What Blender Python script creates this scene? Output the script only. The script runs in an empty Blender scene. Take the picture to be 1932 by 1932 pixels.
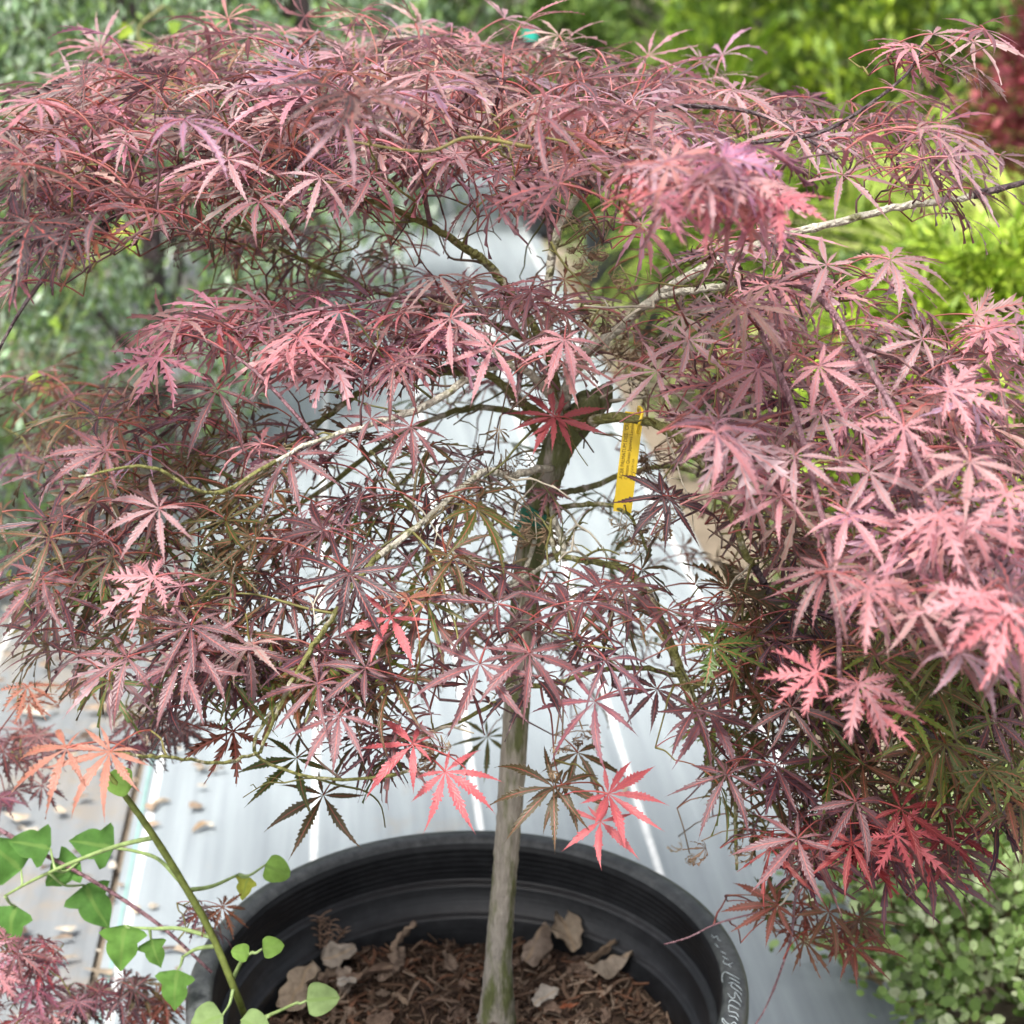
import bpy, math, random
import numpy as np
from mathutils import Vector, Matrix

# ------------------------------------------------------------------ camera, sky, sun, exposure
SC = bpy.context.scene
COL = SC.collection
PI = math.pi
PITCH = math.radians(20.3)
CAM = np.array([0.0, -1.77, 1.65])
FPX = 3350.0                       # focal length in units of a 1932 px wide picture

cd = bpy.data.cameras.new('camera'); cam = bpy.data.objects.new('camera', cd); COL.objects.link(cam)
cam.location = CAM; cam.rotation_euler = (PI/2 - PITCH, 0, 0)
cd.sensor_fit = 'HORIZONTAL'; cd.sensor_width = 36; cd.lens = 36*FPX/1932
cd.clip_start = 0.05; cd.clip_end = 2000
cd.dof.use_dof = True; cd.dof.focus_distance = 1.70; cd.dof.aperture_fstop = 6.0
SC.camera = cam

SUN_EL, SUN_AZ = math.radians(62), math.radians(205)   # azimuth measured clockwise from +Y
wd = bpy.data.worlds.new('World'); SC.world = wd; wd.use_nodes = True
wn = wd.node_tree.nodes; wl = wd.node_tree.links
bgn = wn['Background']
sky = wn.new('ShaderNodeTexSky'); sky.sky_type = 'NISHITA'; sky.sun_disc = False
sky.sun_elevation = SUN_EL; sky.sun_rotation = SUN_AZ
sky.air_density = 1.0; sky.dust_density = 6.0; sky.ozone_density = 1.0
hsv = wn.new('ShaderNodeHueSaturation'); hsv.inputs['Saturation'].default_value = 0.38   # overcast: a greyer sky
wl.new(sky.outputs[0], hsv.inputs['Color']); wl.new(hsv.outputs[0], bgn.inputs['Color'])
bgn.inputs['Strength'].default_value = 0.10
sd = bpy.data.lights.new('sun', 'SUN'); sun = bpy.data.objects.new('sun', sd); COL.objects.link(sun)
sd.energy = 2.2; sd.angle = math.radians(14); sd.color = (1.0, 0.96, 0.9)
sdir = Vector((math.sin(SUN_AZ)*math.cos(SUN_EL), math.cos(SUN_AZ)*math.cos(SUN_EL), math.sin(SUN_EL)))
sun.rotation_euler = sdir.to_track_quat('Z', 'Y').to_euler()
SC.view_settings.view_transform = 'Standard'; SC.view_settings.look = 'None'
SC.view_settings.gamma = 1; SC.view_settings.exposure = 1.5
SC.view_settings.use_curve_mapping = False
SC.cycles.max_bounces = 5; SC.cycles.diffuse_bounces = 2; SC.cycles.glossy_bounces = 1; SC.cycles.transmission_bounces = 2; SC.cycles.caustics_reflective = False; SC.cycles.caustics_refractive = False; SC.cycles.transparent_max_bounces = 4

# ------------------------------------------------------------------ pixel -> place (1932 px picture)
cp, sp = math.cos(PITCH), math.sin(PITCH)
def ray(px, py):
    u = (px-966)/FPX; w = (py-966)/FPX
    return np.array([u, cp - w*sp, -sp - w*cp])
def at(px, py, Y):
    d = ray(px, py); return CAM + d*((Y-CAM[1])/d[1])
def at_z(px, py, z):
    d = ray(px, py); return CAM + d*((z-CAM[2])/d[2])
def proj(p):
    v = np.asarray(p) - CAM
    dep = v[1]*cp - v[2]*sp
    return 966 + FPX*v[0]/dep, 966 + FPX*(-v[1]*sp - v[2]*cp)/dep, dep

R = np.random.default_rng(7)
def U(a, b): return float(R.uniform(a, b))

# ------------------------------------------------------------------ object helpers
def tag(o, label, cat, group=None, kind=None):
    if label: o['label'] = label
    if cat: o['category'] = cat
    if group: o['group'] = group
    if kind: o['kind'] = kind
    return o
def empty(name, loc, label, cat, group=None):
    o = bpy.data.objects.new(name, None); COL.objects.link(o); o.location = [float(c) for c in loc]
    o.empty_display_size = .05
    return tag(o, label, cat, group)
class MB:
    """collects shapes into one mesh (triangles)"""
    def __init__(s): s.v=[]; s.f=[]; s.c=[]; s.u=[]; s.n=0
    def add(s, v, f, col=(1,1,1), uv=None):
        v = np.asarray(v, float); f = np.asarray(f, int)
        s.v.append(v); s.f.append(f+s.n); s.n += len(v)
        c = np.asarray(col, float)
        s.c.append(np.broadcast_to(c, (len(v),3)) if c.ndim==1 else c)
        s.u.append(np.zeros((len(v),2))+.25 if uv is None else uv)
    def mesh(s, name, smooth=True):
        v = np.concatenate(s.v); f = np.concatenate(s.f); c = np.concatenate(s.c); u = np.concatenate(s.u)
        me = bpy.data.meshes.new(name)
        me.vertices.add(len(v)); me.vertices.foreach_set('co', v.ravel())
        me.loops.add(f.size); me.loops.foreach_set('vertex_index', f.ravel())
        me.polygons.add(len(f)); me.polygons.foreach_set('loop_start', np.arange(0, f.size, 3))
        me.polygons.foreach_set('loop_total', np.full(len(f), 3))
        me.polygons.foreach_set('use_smooth', np.full(len(f), smooth))
        at_ = me.color_attributes.new('Col', 'FLOAT_COLOR', 'POINT')
        at_.data.foreach_set('color', np.concatenate([c, np.ones((len(c),1))], 1).ravel())
        uvl = me.uv_layers.new(name='UVMap'); uvl.data.foreach_set('uv', u[f.ravel()].ravel())
        me.update(calc_edges=True); me.validate()
        return me
    def build(s, name, mat, parent=None, kind=None, smooth=True):
        me = s.mesh(name, smooth); me.materials.append(mat)
        o = bpy.data.objects.new(name, me); COL.objects.link(o)
        if parent is not None:
            o.parent = parent
            o.matrix_parent_inverse = Matrix.Translation(parent.location).inverted()
        if kind: o['kind'] = kind
        return o
def smooth_path(pts, k=6):
    P = np.asarray(pts, float)
    if len(P) < 3: 
        t = np.linspace(0,1,k+1)[:,None]; return P[0]*(1-t)+P[-1]*t
    Q = np.vstack([2*P[0]-P[1], P, 2*P[-1]-P[-2]])
    out=[]
    for i in range(1, len(Q)-2):
        a,b,c,d = Q[i-1],Q[i],Q[i+1],Q[i+2]
        for j in range(k):
            t=j/k
            out.append(.5*((2*b)+(c-a)*t+(2*a-5*b+4*c-d)*t*t+(3*b-a-3*c+d)*t**3))
    out.append(P[-1]); return np.array(out)
def tube(path, rad, n=8, wob=0.0, cap=True):
    P = np.asarray(path, float); m=len(P)
    r = np.interp(np.linspace(0,1,m), np.linspace(0,1,len(rad)), rad) if np.ndim(rad) else np.full(m, rad)
    T = np.gradient(P, axis=0); T /= np.linalg.norm(T,axis=1)[:,None]+1e-12
    ref = np.array([.31,.9,.3]); ref/=np.linalg.norm(ref)
    if abs(T[0]@ref) > .9: ref=np.array([1.,0,0])
    A = np.zeros_like(P); a = ref
    for i in range(m):
        a = a - T[i]*(a@T[i]); a/=np.linalg.norm(a)+1e-12; A[i]=a
    B = np.cross(T,A)
    th = np.arange(n)*2*PI/n
    rr = r[:,None]*(1+ (R.normal(0,wob,(m,n)) if wob else 0))
    V = P[:,None]+ rr[...,None]*(np.cos(th)[None,:,None]*A[:,None]+np.sin(th)[None,:,None]*B[:,None])
    V = V.reshape(-1,3)
    i = np.arange(m-1)[:,None]*n; j=np.arange(n)[None]; jn=(j+1)%n
    a_=(i+j).ravel(); b_=(i+jn).ravel(); c_=(i+n+jn).ravel(); d_=(i+n+j).ravel()
    F=np.concatenate([np.stack([a_,b_,c_],1),np.stack([a_,c_,d_],1)])
    if cap:
        V=np.vstack([V,P[0],P[-1]]); k=len(V)
        j=np.arange(n); jn=(j+1)%n
        F=np.concatenate([F,np.stack([jn,j,np.full(n,k-2)],1),np.stack([(m-1)*n+j,(m-1)*n+jn,np.full(n,k-1)],1)])
    return V,F
def lathe(prof, n=96, jit=0.0):
    prof=np.asarray(prof,float); m=len(prof); th=np.arange(n)*2*PI/n
    V=np.stack([prof[:,0][:,None]*np.cos(th),prof[:,0][:,None]*np.sin(th),np.repeat(prof[:,1][:,None],n,1)],2).reshape(-1,3)
    i=np.arange(m-1)[:,None]*n; j=np.arange(n)[None]; jn=(j+1)%n
    a_=(i+j).ravel(); b_=(i+jn).ravel(); c_=(i+n+jn).ravel(); d_=(i+n+j).ravel()
    return V,np.concatenate([np.stack([a_,b_,c_],1),np.stack([a_,c_,d_],1)])
def frame(F, N):
    F=np.asarray(F,float); F=F/np.linalg.norm(F); N=np.asarray(N,float); N=N-F*(N@F); N/=np.linalg.norm(N)
    return np.stack([F,np.cross(N,F),N],1)          # columns: x=F, y, z=N

# ------------------------------------------------------------------ materials
def new_mat(name):
    m=bpy.data.materials.new(name); m.use_nodes=True
    nt=m.node_tree; return m,nt,nt.nodes,nt.links,nt.nodes['Principled BSDF']
def ramp(nodes, stops):
    r=nodes.new('ShaderNodeValToRGB'); e=r.color_ramp.elements
    while len(e)<len(stops): e.new(.5)
    for q,(p,c) in zip(e,stops): q.position=p; q.color=(*c,1)
    return r
def noise(nodes, links, scale, detail=4, vec=None, rough=.6):
    n=nodes.new('ShaderNodeTexNoise'); n.inputs['Scale'].default_value=scale; n.inputs['Detail'].default_value=detail
    n.inputs['Roughness'].default_value=rough
    if vec is not None: links.new(vec,n.inputs['Vector'])
    return n
def mixc(nodes, links, fac, a, b, mode='MIX'):
    m=nodes.new('ShaderNodeMix'); m.data_type='RGBA'; m.blend_type=mode
    for s,i in ((fac,0),(a,6),(b,7)):
        if hasattr(s,'links'): links.new(s,m.inputs[i])
        elif i==0: m.inputs[0].default_value=s
        else: m.inputs[i].default_value=(*s,1)
    return m.outputs[2]
def math_(nodes, links, op, a, b=None):
    m=nodes.new('ShaderNodeMath'); m.operation=op
    for k,s in enumerate((a,b)):
        if s is None: continue
        if hasattr(s,'links'): links.new(s,m.inputs[k])
        else: m.inputs[k].default_value=s
    return m.outputs[0]
def leaf_mat(name, by_object, rib=True, trans=.36, rough=.36, spec=.55, ribcol=None, bump=True, vein=.28):
    m,nt,N,L,P=new_mat(name)
    if by_object:
        c=N.new('ShaderNodeObjectInfo').outputs['Color']
    else:
        a=N.new('ShaderNodeAttribute'); a.attribute_name='Col'; c=a.outputs['Color']
    tc=N.new('ShaderNodeTexCoord')
    nz=noise(N,L,60,3,tc.outputs['Object'])
    r=ramp(N,[(.3,(.72,.72,.72)),(.7,(1.2,1.2,1.2))]); L.new(nz.outputs[0],r.inputs[0])
    col=mixc(N,L,1.0,c,r.outputs[0],'MULTIPLY')
    if rib:
        sx=N.new('ShaderNodeSeparateXYZ'); L.new(tc.outputs['UV'],sx.inputs[0])
        d=math_(N,L,'ABSOLUTE',math_(N,L,'SUBTRACT',sx.outputs[0],.5))
        rr=ramp(N,[(.035,(1,1,1)),(.075,(0,0,0))]); L.new(d,rr.inputs[0])
        # side veins: slanted fine lines
        sv=math_(N,L,'SINE',math_(N,L,'MULTIPLY',math_(N,L,'SUBTRACT',sx.outputs[1],math_(N,L,'MULTIPLY',d,.25)),75))
        sr=ramp(N,[(.75,(0,0,0)),(1.0,(vein,)*3)]); L.new(sv,sr.inputs[0])
        ed=ramp(N,[(.42,(0,0,0)),(.5,(.45,.45,.45))]); L.new(d,ed.inputs[0])
        ribc=mixc(N,L,.55,c,ribcol or (.55,.11,.09))
        lite=mixc(N,L,.30,c,ribcol or (.55,.14,.14))
        col=mixc(N,L,sr.outputs[0],col,lite)
        col=mixc(N,L,ed.outputs[0],col,lite)
        col=mixc(N,L,rr.outputs[0],col,ribc)
        if bump:
            b=N.new('ShaderNodeBump'); b.inputs['Strength'].default_value=.35; b.inputs['Distance'].default_value=.001
            L.new(math_(N,L,'ADD',math_(N,L,'MULTIPLY',sv,-.5),nz.outputs[0]),b.inputs['Height']); L.new(b.outputs[0],P.inputs['Normal'])
    L.new(col,P.inputs['Base Color']); P.inputs['Roughness'].default_value=rough
    P.inputs['Specular IOR Level'].default_value=spec
    t=N.new('ShaderNodeBsdfTranslucent'); L.new(mixc(N,L,.5,col,c),t.inputs['Color'])
    mx=N.new('ShaderNodeMixShader'); mx.inputs[0].default_value=trans
    L.new(P.outputs[0],mx.inputs[1]); L.new(t.outputs[0],mx.inputs[2]); L.new(mx.outputs[0],N['Material Output'].inputs[0])
    return m
def bark_mat(name, base, patch, crack, scale=1.0, patch_amt=.5, rough=.75, stretch=.35, crackw=.35, zmix=None, vb=2.0):
    m,nt,N,L,P=new_mat(name)
    tc=N.new('ShaderNodeTexCoord'); mp=N.new('ShaderNodeMapping'); mp.inputs['Scale'].default_value=(1,1,stretch)
    L.new(tc.outputs['Object'],mp.inputs[0])
    n1=noise(N,L,45*scale,5,mp.outputs[0]); n2=noise(N,L,190*scale,4,mp.outputs[0]); n3=noise(N,L,14*scale,3,mp.outputs[0])
    v=N.new('ShaderNodeTexVoronoi'); v.feature='DISTANCE_TO_EDGE'; v.inputs['Scale'].default_value=110*scale; L.new(mp.outputs[0],v.inputs['Vector'])
    src=n1.outputs[0]
    if zmix:      # the bark turns from grey to green going up
        sz_=N.new('ShaderNodeSeparateXYZ'); L.new(tc.outputs['Object'],sz_.inputs[0]); mr=N.new('ShaderNodeMapRange')
        mr.inputs[1].default_value=zmix[0]; mr.inputs[2].default_value=zmix[1]; mr.inputs[3].default_value=0; mr.inputs[4].default_value=zmix[2]
        L.new(sz_.outputs[2],mr.inputs[0]); src=math_(N,L,'SUBTRACT',n1.outputs[0],mr.outputs[0])
    ra=ramp(N,[(patch_amt-.06,(1,1,1)),(patch_amt+.06,(0,0,0))]); L.new(src,ra.inputs[0])
    col=mixc(N,L,ra.outputs[0],base,patch)
    r2=ramp(N,[(.3,(.7,.7,.7)),(.7,(1.25,1.25,1.25))]); L.new(n2.outputs[0],r2.inputs[0])
    col=mixc(N,L,1.0,col,r2.outputs[0],'MULTIPLY')
    rc=ramp(N,[(.0,(1,1,1)),(.05,(0,0,0))]); L.new(v.outputs[0],rc.inputs[0])
    cf=math_(N,L,'MULTIPLY',rc.outputs[0],crackw)
    gate=ramp(N,[(.42,(0,0,0)),(.6,(1,1,1))]); L.new(n3.outputs[0],gate.inputs[0])
    col=mixc(N,L,math_(N,L,'MULTIPLY',cf,gate.outputs[0]),col,crack)
    L.new(col,P.inputs['Base Color']); P.inputs['Roughness'].default_value=rough
    b=N.new('ShaderNodeBump'); b.inputs['Strength'].default_value=.9; b.inputs['Distance'].default_value=.004
    L.new(math_(N,L,'ADD',n2.outputs[0],math_(N,L,'MULTIPLY',v.outputs[0],vb)),b.inputs['Height']); L.new(b.outputs[0],P.inputs['Normal'])
    return m
def attr_mat(name, rough=.8, nscale=80, spec=.3, bumpd=.001):
    m,nt,N,L,P=new_mat(name)
    a=N.new('ShaderNodeAttribute'); a.attribute_name='Col'
    tc=N.new('ShaderNodeTexCoord'); nz=noise(N,L,nscale,4,tc.outputs['Object'])
    r=ramp(N,[(.3,(.65,.65,.65)),(.7,(1.25,1.25,1.25))]); L.new(nz.outputs[0],r.inputs[0])
    L.new(mixc(N,L,1.0,a.outputs['Color'],r.outputs[0],'MULTIPLY'),P.inputs['Base Color'])
    P.inputs['Roughness'].default_value=rough; P.inputs['Specular IOR Level'].default_value=spec
    b=N.new('ShaderNodeBump'); b.inputs['Strength'].default_value=.5; b.inputs['Distance'].default_value=bumpd
    L.new(nz.outputs[0],b.inputs['Height']); L.new(b.outputs[0],P.inputs['Normal'])
    return m
def plain_mat(name, col, rough=.5, spec=.5, nscale=30, amt=.15):
    m,nt,N,L,P=new_mat(name)
    tc=N.new('ShaderNodeTexCoord'); nz=noise(N,L,nscale,5,tc.outputs['Object'])
    r=ramp(N,[(.3,(1-amt,)*3),(.7,(1+amt,)*3)]); L.new(nz.outputs[0],r.inputs[0])
    L.new(mixc(N,L,1.0,col,r.outputs[0],'MULTIPLY'),P.inputs['Base Color'])
    P.inputs['Roughness'].default_value=rough; P.inputs['Specular IOR Level'].default_value=spec
    return m
M_LEAF_O = leaf_mat('maple_leaf', True)
M_LEAF_A = leaf_mat('maple_foliage', False)
M_DRY    = leaf_mat('dry_leaf', False, trans=.1, rough=.7, spec=.2, ribcol=(.30,.22,.14))
M_GREEN  = leaf_mat('green_leaf', False, trans=.5, rough=.7, spec=.2, ribcol=(.20,.32,.08), vein=.08, bump=False)
M_TINY   = leaf_mat('small_foliage', False, rib=False, trans=.25, rough=.55, spec=.4)
M_TWIG   = attr_mat('twig_bark', .6, 120)
M_TRUNK  = bark_mat('trunk_bark', (.34,.31,.265), (.11,.125,.045), (.035,.028,.020), patch_amt=.43, crackw=.35, stretch=.22, vb=.25, zmix=(.62,1.0,.20))
M_GRBARK = bark_mat('green_bark', (.15,.15,.042), (.50,.46,.38), (.09,.07,.04), patch_amt=.40, stretch=1, crackw=.3)
M_PALE   = bark_mat('pale_bark', (.47,.45,.37), (.20,.20,.095), (.16,.12,.08), patch_amt=.40, stretch=1, crackw=.4)
M_DARKBK = bark_mat('dark_bark', (.055,.035,.04), (.14,.10,.10), (.02,.015,.015), patch_amt=.36, stretch=1, crackw=.2, rough=.5)
M_PURPLE = bark_mat('purple_bark', (.17,.085,.10), (.24,.14,.16), (.08,.04,.05), patch_amt=.42, stretch=1, crackw=.1, rough=.5)
M_MULCH  = attr_mat('mulch', .9, 140, .15)
M_MULCH2 = attr_mat('litter', .85, 60, .2)

def pot_mat(name, base, dust, rough):
    m,nt,N,L,P=new_mat(name)
    tc=N.new('ShaderNodeTexCoord')
    n1=noise(N,L,6,6,tc.outputs['Object'],.7); n2=noise(N,L,70,5,tc.outputs['Object'],.7)
    mp=N.new('ShaderNodeMapping'); mp.inputs['Scale'].default_value=(1,1,40); L.new(tc.outputs['Object'],mp.inputs[0])
    n3=noise(N,L,4,3,mp.outputs[0])
    f=math_(N,L,'MULTIPLY',n1.outputs[0],n2.outputs[0])
    r=ramp(N,[(.20,(0,0,0)),(.48,(1,1,1))]); L.new(f,r.inputs[0])
    L.new(mixc(N,L,math_(N,L,'MULTIPLY',r.outputs[0],.75),base,dust),P.inputs['Base Color'])
    rr=ramp(N,[(.3,(rough-.1,)*3),(.7,(rough+.15,)*3)]); L.new(n1.outputs[0],rr.inputs[0]); L.new(rr.outputs[0],P.inputs['Roughness'])
    b=N.new('ShaderNodeBump'); b.inputs['Strength'].default_value=.35; b.inputs['Distance'].default_value=.0015
    L.new(math_(N,L,'ADD',n3.outputs[0],math_(N,L,'MULTIPLY',n2.outputs[0],.4)),b.inputs['Height']); L.new(b.outputs[0],P.inputs['Normal'])
    return m
M_POT  = pot_mat('black_plastic', (.008,.009,.011), (.034,.036,.040), .42)
M_RIM  = pot_mat('dusty_rim_plastic', (.030,.034,.037), (.15,.16,.16), .40)

def fabric_mat(name, col, dirt, dirt_amt, stripes, x0, pitch, stripe_w=.0085):
    """woven ground cover; stripes run along local Y"""
    m,nt,N,L,P=new_mat(name)
    tc=N.new('ShaderNodeTexCoord'); sx=N.new('ShaderNodeSeparateXYZ'); L.new(tc.outputs['Object'],sx.inputs[0])
    w1=math_(N,L,'SINE',math_(N,L,'MULTIPLY',sx.outputs[0],2*PI/.0042)); w2=math_(N,L,'SINE',math_(N,L,'MULTIPLY',sx.outputs[1],2*PI/.0042))
    weave=math_(N,L,'MULTIPLY',w1,w2)
    n1=noise(N,L,3,6,tc.outputs['Object'],.65); n2=noise(N,L,40,5,tc.outputs['Object'],.7)
    mp=N.new('ShaderNodeMapping'); mp.inputs['Scale'].default_value=(18,.7,1); L.new(tc.outputs['Object'],mp.inputs[0])
    n3=noise(N,L,2.0,4,mp.outputs[0],.6)
    r3=ramp(N,[(.3,(.80,.81,.83)),(.7,(1.12,1.12,1.12))]); L.new(n3.outputs[0],r3.inputs[0])
    c=mixc(N,L,1.0,col,r3.outputs[0],'MULTIPLY')
    rw=ramp(N,[(.0,(.82,.82,.82)),(1,(1.1,1.1,1.1))]); L.new(math_(N,L,'ADD',math_(N,L,'MULTIPLY',weave,.5),.5),rw.inputs[0])
    c=mixc(N,L,1.0,c,rw.outputs[0],'MULTIPLY')
    if stripes:
        # white woven marker threads every `pitch` metres
        q=math_(N,L,'DIVIDE',math_(N,L,'SUBTRACT',sx.outputs[0],x0),pitch)
        d=math_(N,L,'MULTIPLY',math_(N,L,'ABSOLUTE',math_(N,L,'SUBTRACT',q,math_(N,L,'ROUND',q))),pitch)
        rs=ramp(N,[(stripe_w*.45,(1,1,1)),(stripe_w*.62,(0,0,0))]); L.new(d,rs.inputs[0])
        brk=ramp(N,[(.32,(.35,.35,.35)),(.5,(1,1,1))]); L.new(n2.outputs[0],brk.inputs[0])
        c=mixc(N,L,math_(N,L,'MULTIPLY',rs.outputs[0],brk.outputs[0]),c,(.75,.77,.77))
    rd=ramp(N,[(dirt_amt,(0,0,0)),(dirt_amt+.16,(1,1,1))]); L.new(math_(N,L,'ADD',math_(N,L,'MULTIPLY',n1.outputs[0],.7),math_(N,L,'MULTIPLY',n2.outputs[0],.3)),rd.inputs[0])
    c=mixc(N,L,math_(N,L,'MULTIPLY',rd.outputs[0],.75),c,dirt)
    L.new(c,P.inputs['Base Color']); P.inputs['Roughness'].default_value=.55; P.inputs['Specular IOR Level'].default_value=.4
    b=N.new('ShaderNodeBump'); b.inputs['Strength'].default_value=.35; b.inputs['Distance'].default_value=.002
    L.new(math_(N,L,'ADD',weave,math_(N,L,'MULTIPLY',n3.outputs[0],3.0)),b.inputs['Height']); L.new(b.outputs[0],P.inputs['Normal'])
    return m
m,nt,N,L,P=new_mat('bare_soil')
tc=N.new('ShaderNodeTexCoord'); n1=noise(N,L,1.3,8,tc.outputs['Object'],.7); n2=noise(N,L,28,6,tc.outputs['Object'],.7)
r=ramp(N,[(.30,(.11,.085,.06)),(.5,(.23,.185,.135)),(.72,(.36,.31,.24))]); L.new(math_(N,L,'ADD',math_(N,L,'MULTIPLY',n1.outputs[0],.6),math_(N,L,'MULTIPLY',n2.outputs[0],.4)),r.inputs[0])
L.new(r.outputs[0],P.inputs['Base Color']); P.inputs['Roughness'].default_value=.95
b=N.new('ShaderNodeBump'); b.inputs['Distance'].default_value=.02; L.new(n2.outputs[0],b.inputs['Height']); L.new(b.outputs[0],P.inputs['Normal'])
M_SOIL=m

# ------------------------------------------------------------------ ground
def sheet(name, x0, x1, y0, y1, z, mat, nx=1, ny=1, wav=0.0, ang=0.0, ox=0.0):
    xs=np.linspace(x0,x1,nx+1); ys=np.linspace(y0,y1,ny+1); X,Y=np.meshgrid(xs,ys)
    Z=np.full_like(X,z)
    if wav:
        Z=Z+wav*(.5+.5*np.sin(X*9+1.3*np.sin(Y*1.7)))*(.5+.5*np.sin(Y*2.3+X*3))+wav*.5*(1+np.sin(X*31+Y*2.1))*.5
    V=np.stack([X,Y,Z],2).reshape(-1,3)
    i=np.arange(ny)[:,None]*(nx+1); j=np.arange(nx)[None]; a=(i+j).ravel(); b_=a+1; c=a+nx+2; d=a+nx+1
    mb=MB(); mb.add(V,np.concatenate([np.stack([a,b_,c],1),np.stack([a,c,d],1)]))
    o=mb.build(name,mat); o.rotation_euler[2]=ang; o.location[0]=ox; o['kind']='structure'; return o
AISLE=math.radians(5.2)
sheet('ground',-600,600,-20,1200,0,M_SOIL)
M_FAB=fabric_mat('woven_ground_cover',(.285,.322,.342),(.30,.25,.19),.58,True,.0,.297)
M_FAB2=fabric_mat('dirty_ground_cover',(.20,.215,.225),(.25,.20,.145),.47,True,.0,.40)
# main strip, local X=0 is on a marker thread; direction leans 5.2 degrees to the left going away
L1=at_z(285,1550,0); L5=at_z(1640,1815,0)
ca,sa=math.cos(AISLE),math.sin(AISLE)
def to_loc(p): return np.array([p[0]*ca+p[1]*sa, -p[0]*sa+p[1]*ca])
lx=to_loc(L1)[0]; rx=to_loc(L5)[0]
sh=sheet('ground_cover_fabric',-.03,rx-lx+.07,-4,26,.006,M_FAB,26,90,.010,AISLE); sh.location=(lx*ca,lx*sa,0)
sh2=sheet('ground_cover_fabric',-.62,-.045,-4,26,.004,M_FAB2,10,60,.008,AISLE); sh2.location=(lx*ca,lx*sa,0)
# green edge thread of the main strip
g=MB(); ys=np.linspace(-3.5,25,200); xs=-.0155+.002*np.sin(ys*3)
top=.0195
V=np.concatenate([np.stack([xs-.0022,ys,np.full(200,top)],1),np.stack([xs+.0022,ys,np.full(200,top)],1)]); k=np.arange(199)
g.add(V,np.concatenate([np.stack([k,k+200,k+201],1),np.stack([k,k+201,k+1],1)]))
go=g.build('ground_cover_edge_thread',plain_mat('green_thread',(.20,.36,.33),.6)); go.rotation_euler[2]=AISLE; go.location=(lx*ca,lx*sa,0); go['kind']='structure'
def ais(u,v,z=0.0):    # aisle coordinates -> world
    return np.array([(lx+u)*ca - v*sa, (lx+u)*sa + v*ca, z])

# ------------------------------------------------------------------ the big pot
PC=np.array([-.0515,0,0]); RZ=.42; RR=.328
pot=empty('nursery_pot',(PC[0],PC[1],.012),'large black plastic nursery pot with scratched writing on its rim','pot')
outer=[(.262,.0),(.266,.004),(.300,.36),(.303,.385)]
mb=MB(); V,F=lathe(outer,128); mb.add(V+PC+[0,0,.012],F); mb.build('outer_wall',M_POT,pot)
prof=[(.300,.383),(.318,.384),(.326,.388),(.3285,.398),(.328,.410),(.3245,.418),(.319,.4208),(.310,.4212),(.3035,.4208),(.2995,.4185),(.2975,.414)]
mb=MB(); V,F=lathe(prof,160); mb.add(V+PC,F); rim=mb.build('rim',M_RIM,pot)
inner=[(.2978,.4145)]
z=.408
while z>.362:                                     # fine moulded grooves under the rim
    inner+= [(.2965,z),(.2950,z-.003),(.2962,z-.0055)]; z-=.008
inner+=[(.2945,.360),(.2915,.3585),(.2870,.3575),(.2855,.354),(.2835,.318),(.2800,.3165),(.2745,.3155),(.2730,.312),(.270,.26),(.262,.05),(.0,.05)]
mb=MB(); V,F=lathe(inner,160); mb.add(V+PC,F); mb.build('inner_wall',M_POT,pot)
# scratched handwriting on the rim: strokes read off the photograph, laid on the flat lip
strokes=[[(300,360),(345,410),(400,385),(420,440),(470,470)],[(365,515),(430,585)],[(470,650),(560,700)],[(500,740),(600,800)],
 [(525,800),(515,845),(590,885),(680,855)],[(595,885),(655,935)],[(540,1010),(620,1045),(800,1145)],[(615,1110),(700,1150),(800,1215)],
 [(600,1215),(680,1200),(655,1265),(850,1410)],[(690,1205),(850,1330)],[(590,1390),(650,1465),(710,1470),(720,1370),(800,1480),(880,1580)],
 [(610,1560),(640,1512),(720,1530),(820,1600)],[(780,1670),(620,1600),(610,1700)],[(600,1710),(720,1730),(800,1800)],[(610,1780),(740,1820),(800,1880)],
 [(650,1960),(560,1900),(500,1830),(505,1900),(580,1960)],[(640,1945),(700,1900),(760,1935),(740,1990)],[(540,1010),(500,1060),(490,1130),(500,1200)],[(700,2010),(600,2050),(640,2120),(760,2090)],[(540,2100),(640,2160),(700,2230)]]
scr=MB()
for s in strokes:
    pts=[at_z((2050+x*.16764)/1.5652,(2700+y*.16764)/1.5652,.4222) for x,y in s]
    p=smooth_path(pts,5)
    for q in p:
        d=q[:2]-PC[:2]; r=np.linalg.norm(d)
        if r>.3175: q[:2]=PC[:2]+d/r*min(r,.327); q[2]=.4222-(min(r,.327)-.3175)*.9
    V,F=tube(p,[.0003,.00055,.0005,.0003],5); scr.add(V,F)
scr.build('scratched_writing',plain_mat('scratch_white',(.40,.46,.48),.7),rim)

# soil and mulch
SZ=.285
mb=MB(); n=60; xs=np.linspace(-.28,.28,n+1); X,Y=np.meshgrid(xs,xs); rr=np.hypot(X,Y)
def soil_h(X,Y): return SZ+.012*np.sin(X*21+1)*np.cos(Y*17)+.006*np.sin(X*55+Y*43)-.010*np.clip(np.hypot(X,Y)/.26,0,1)**3
Z=soil_h(X,Y); sc_=np.where(rr>.2705,.2705/np.maximum(rr,1e-6),1); X2,Y2=X*sc_,Y*sc_
V=np.stack([X2+PC[0],Y2+PC[1],Z],2).reshape(-1,3); i=np.arange(n)[:,None]*(n+1); j=np.arange(n)[None]; a=(i+j).ravel()
mb.add(V,np.concatenate([np.stack([a,a+1,a+n+2],1),np.stack([a,a+n+2,a+n+1],1)]),(.05,.034,.024))
so=mb.build('potting_soil',M_MULCH); tag(so,'dark potting soil filling the large black pot','soil',kind='stuff')
mul=MB()
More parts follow.
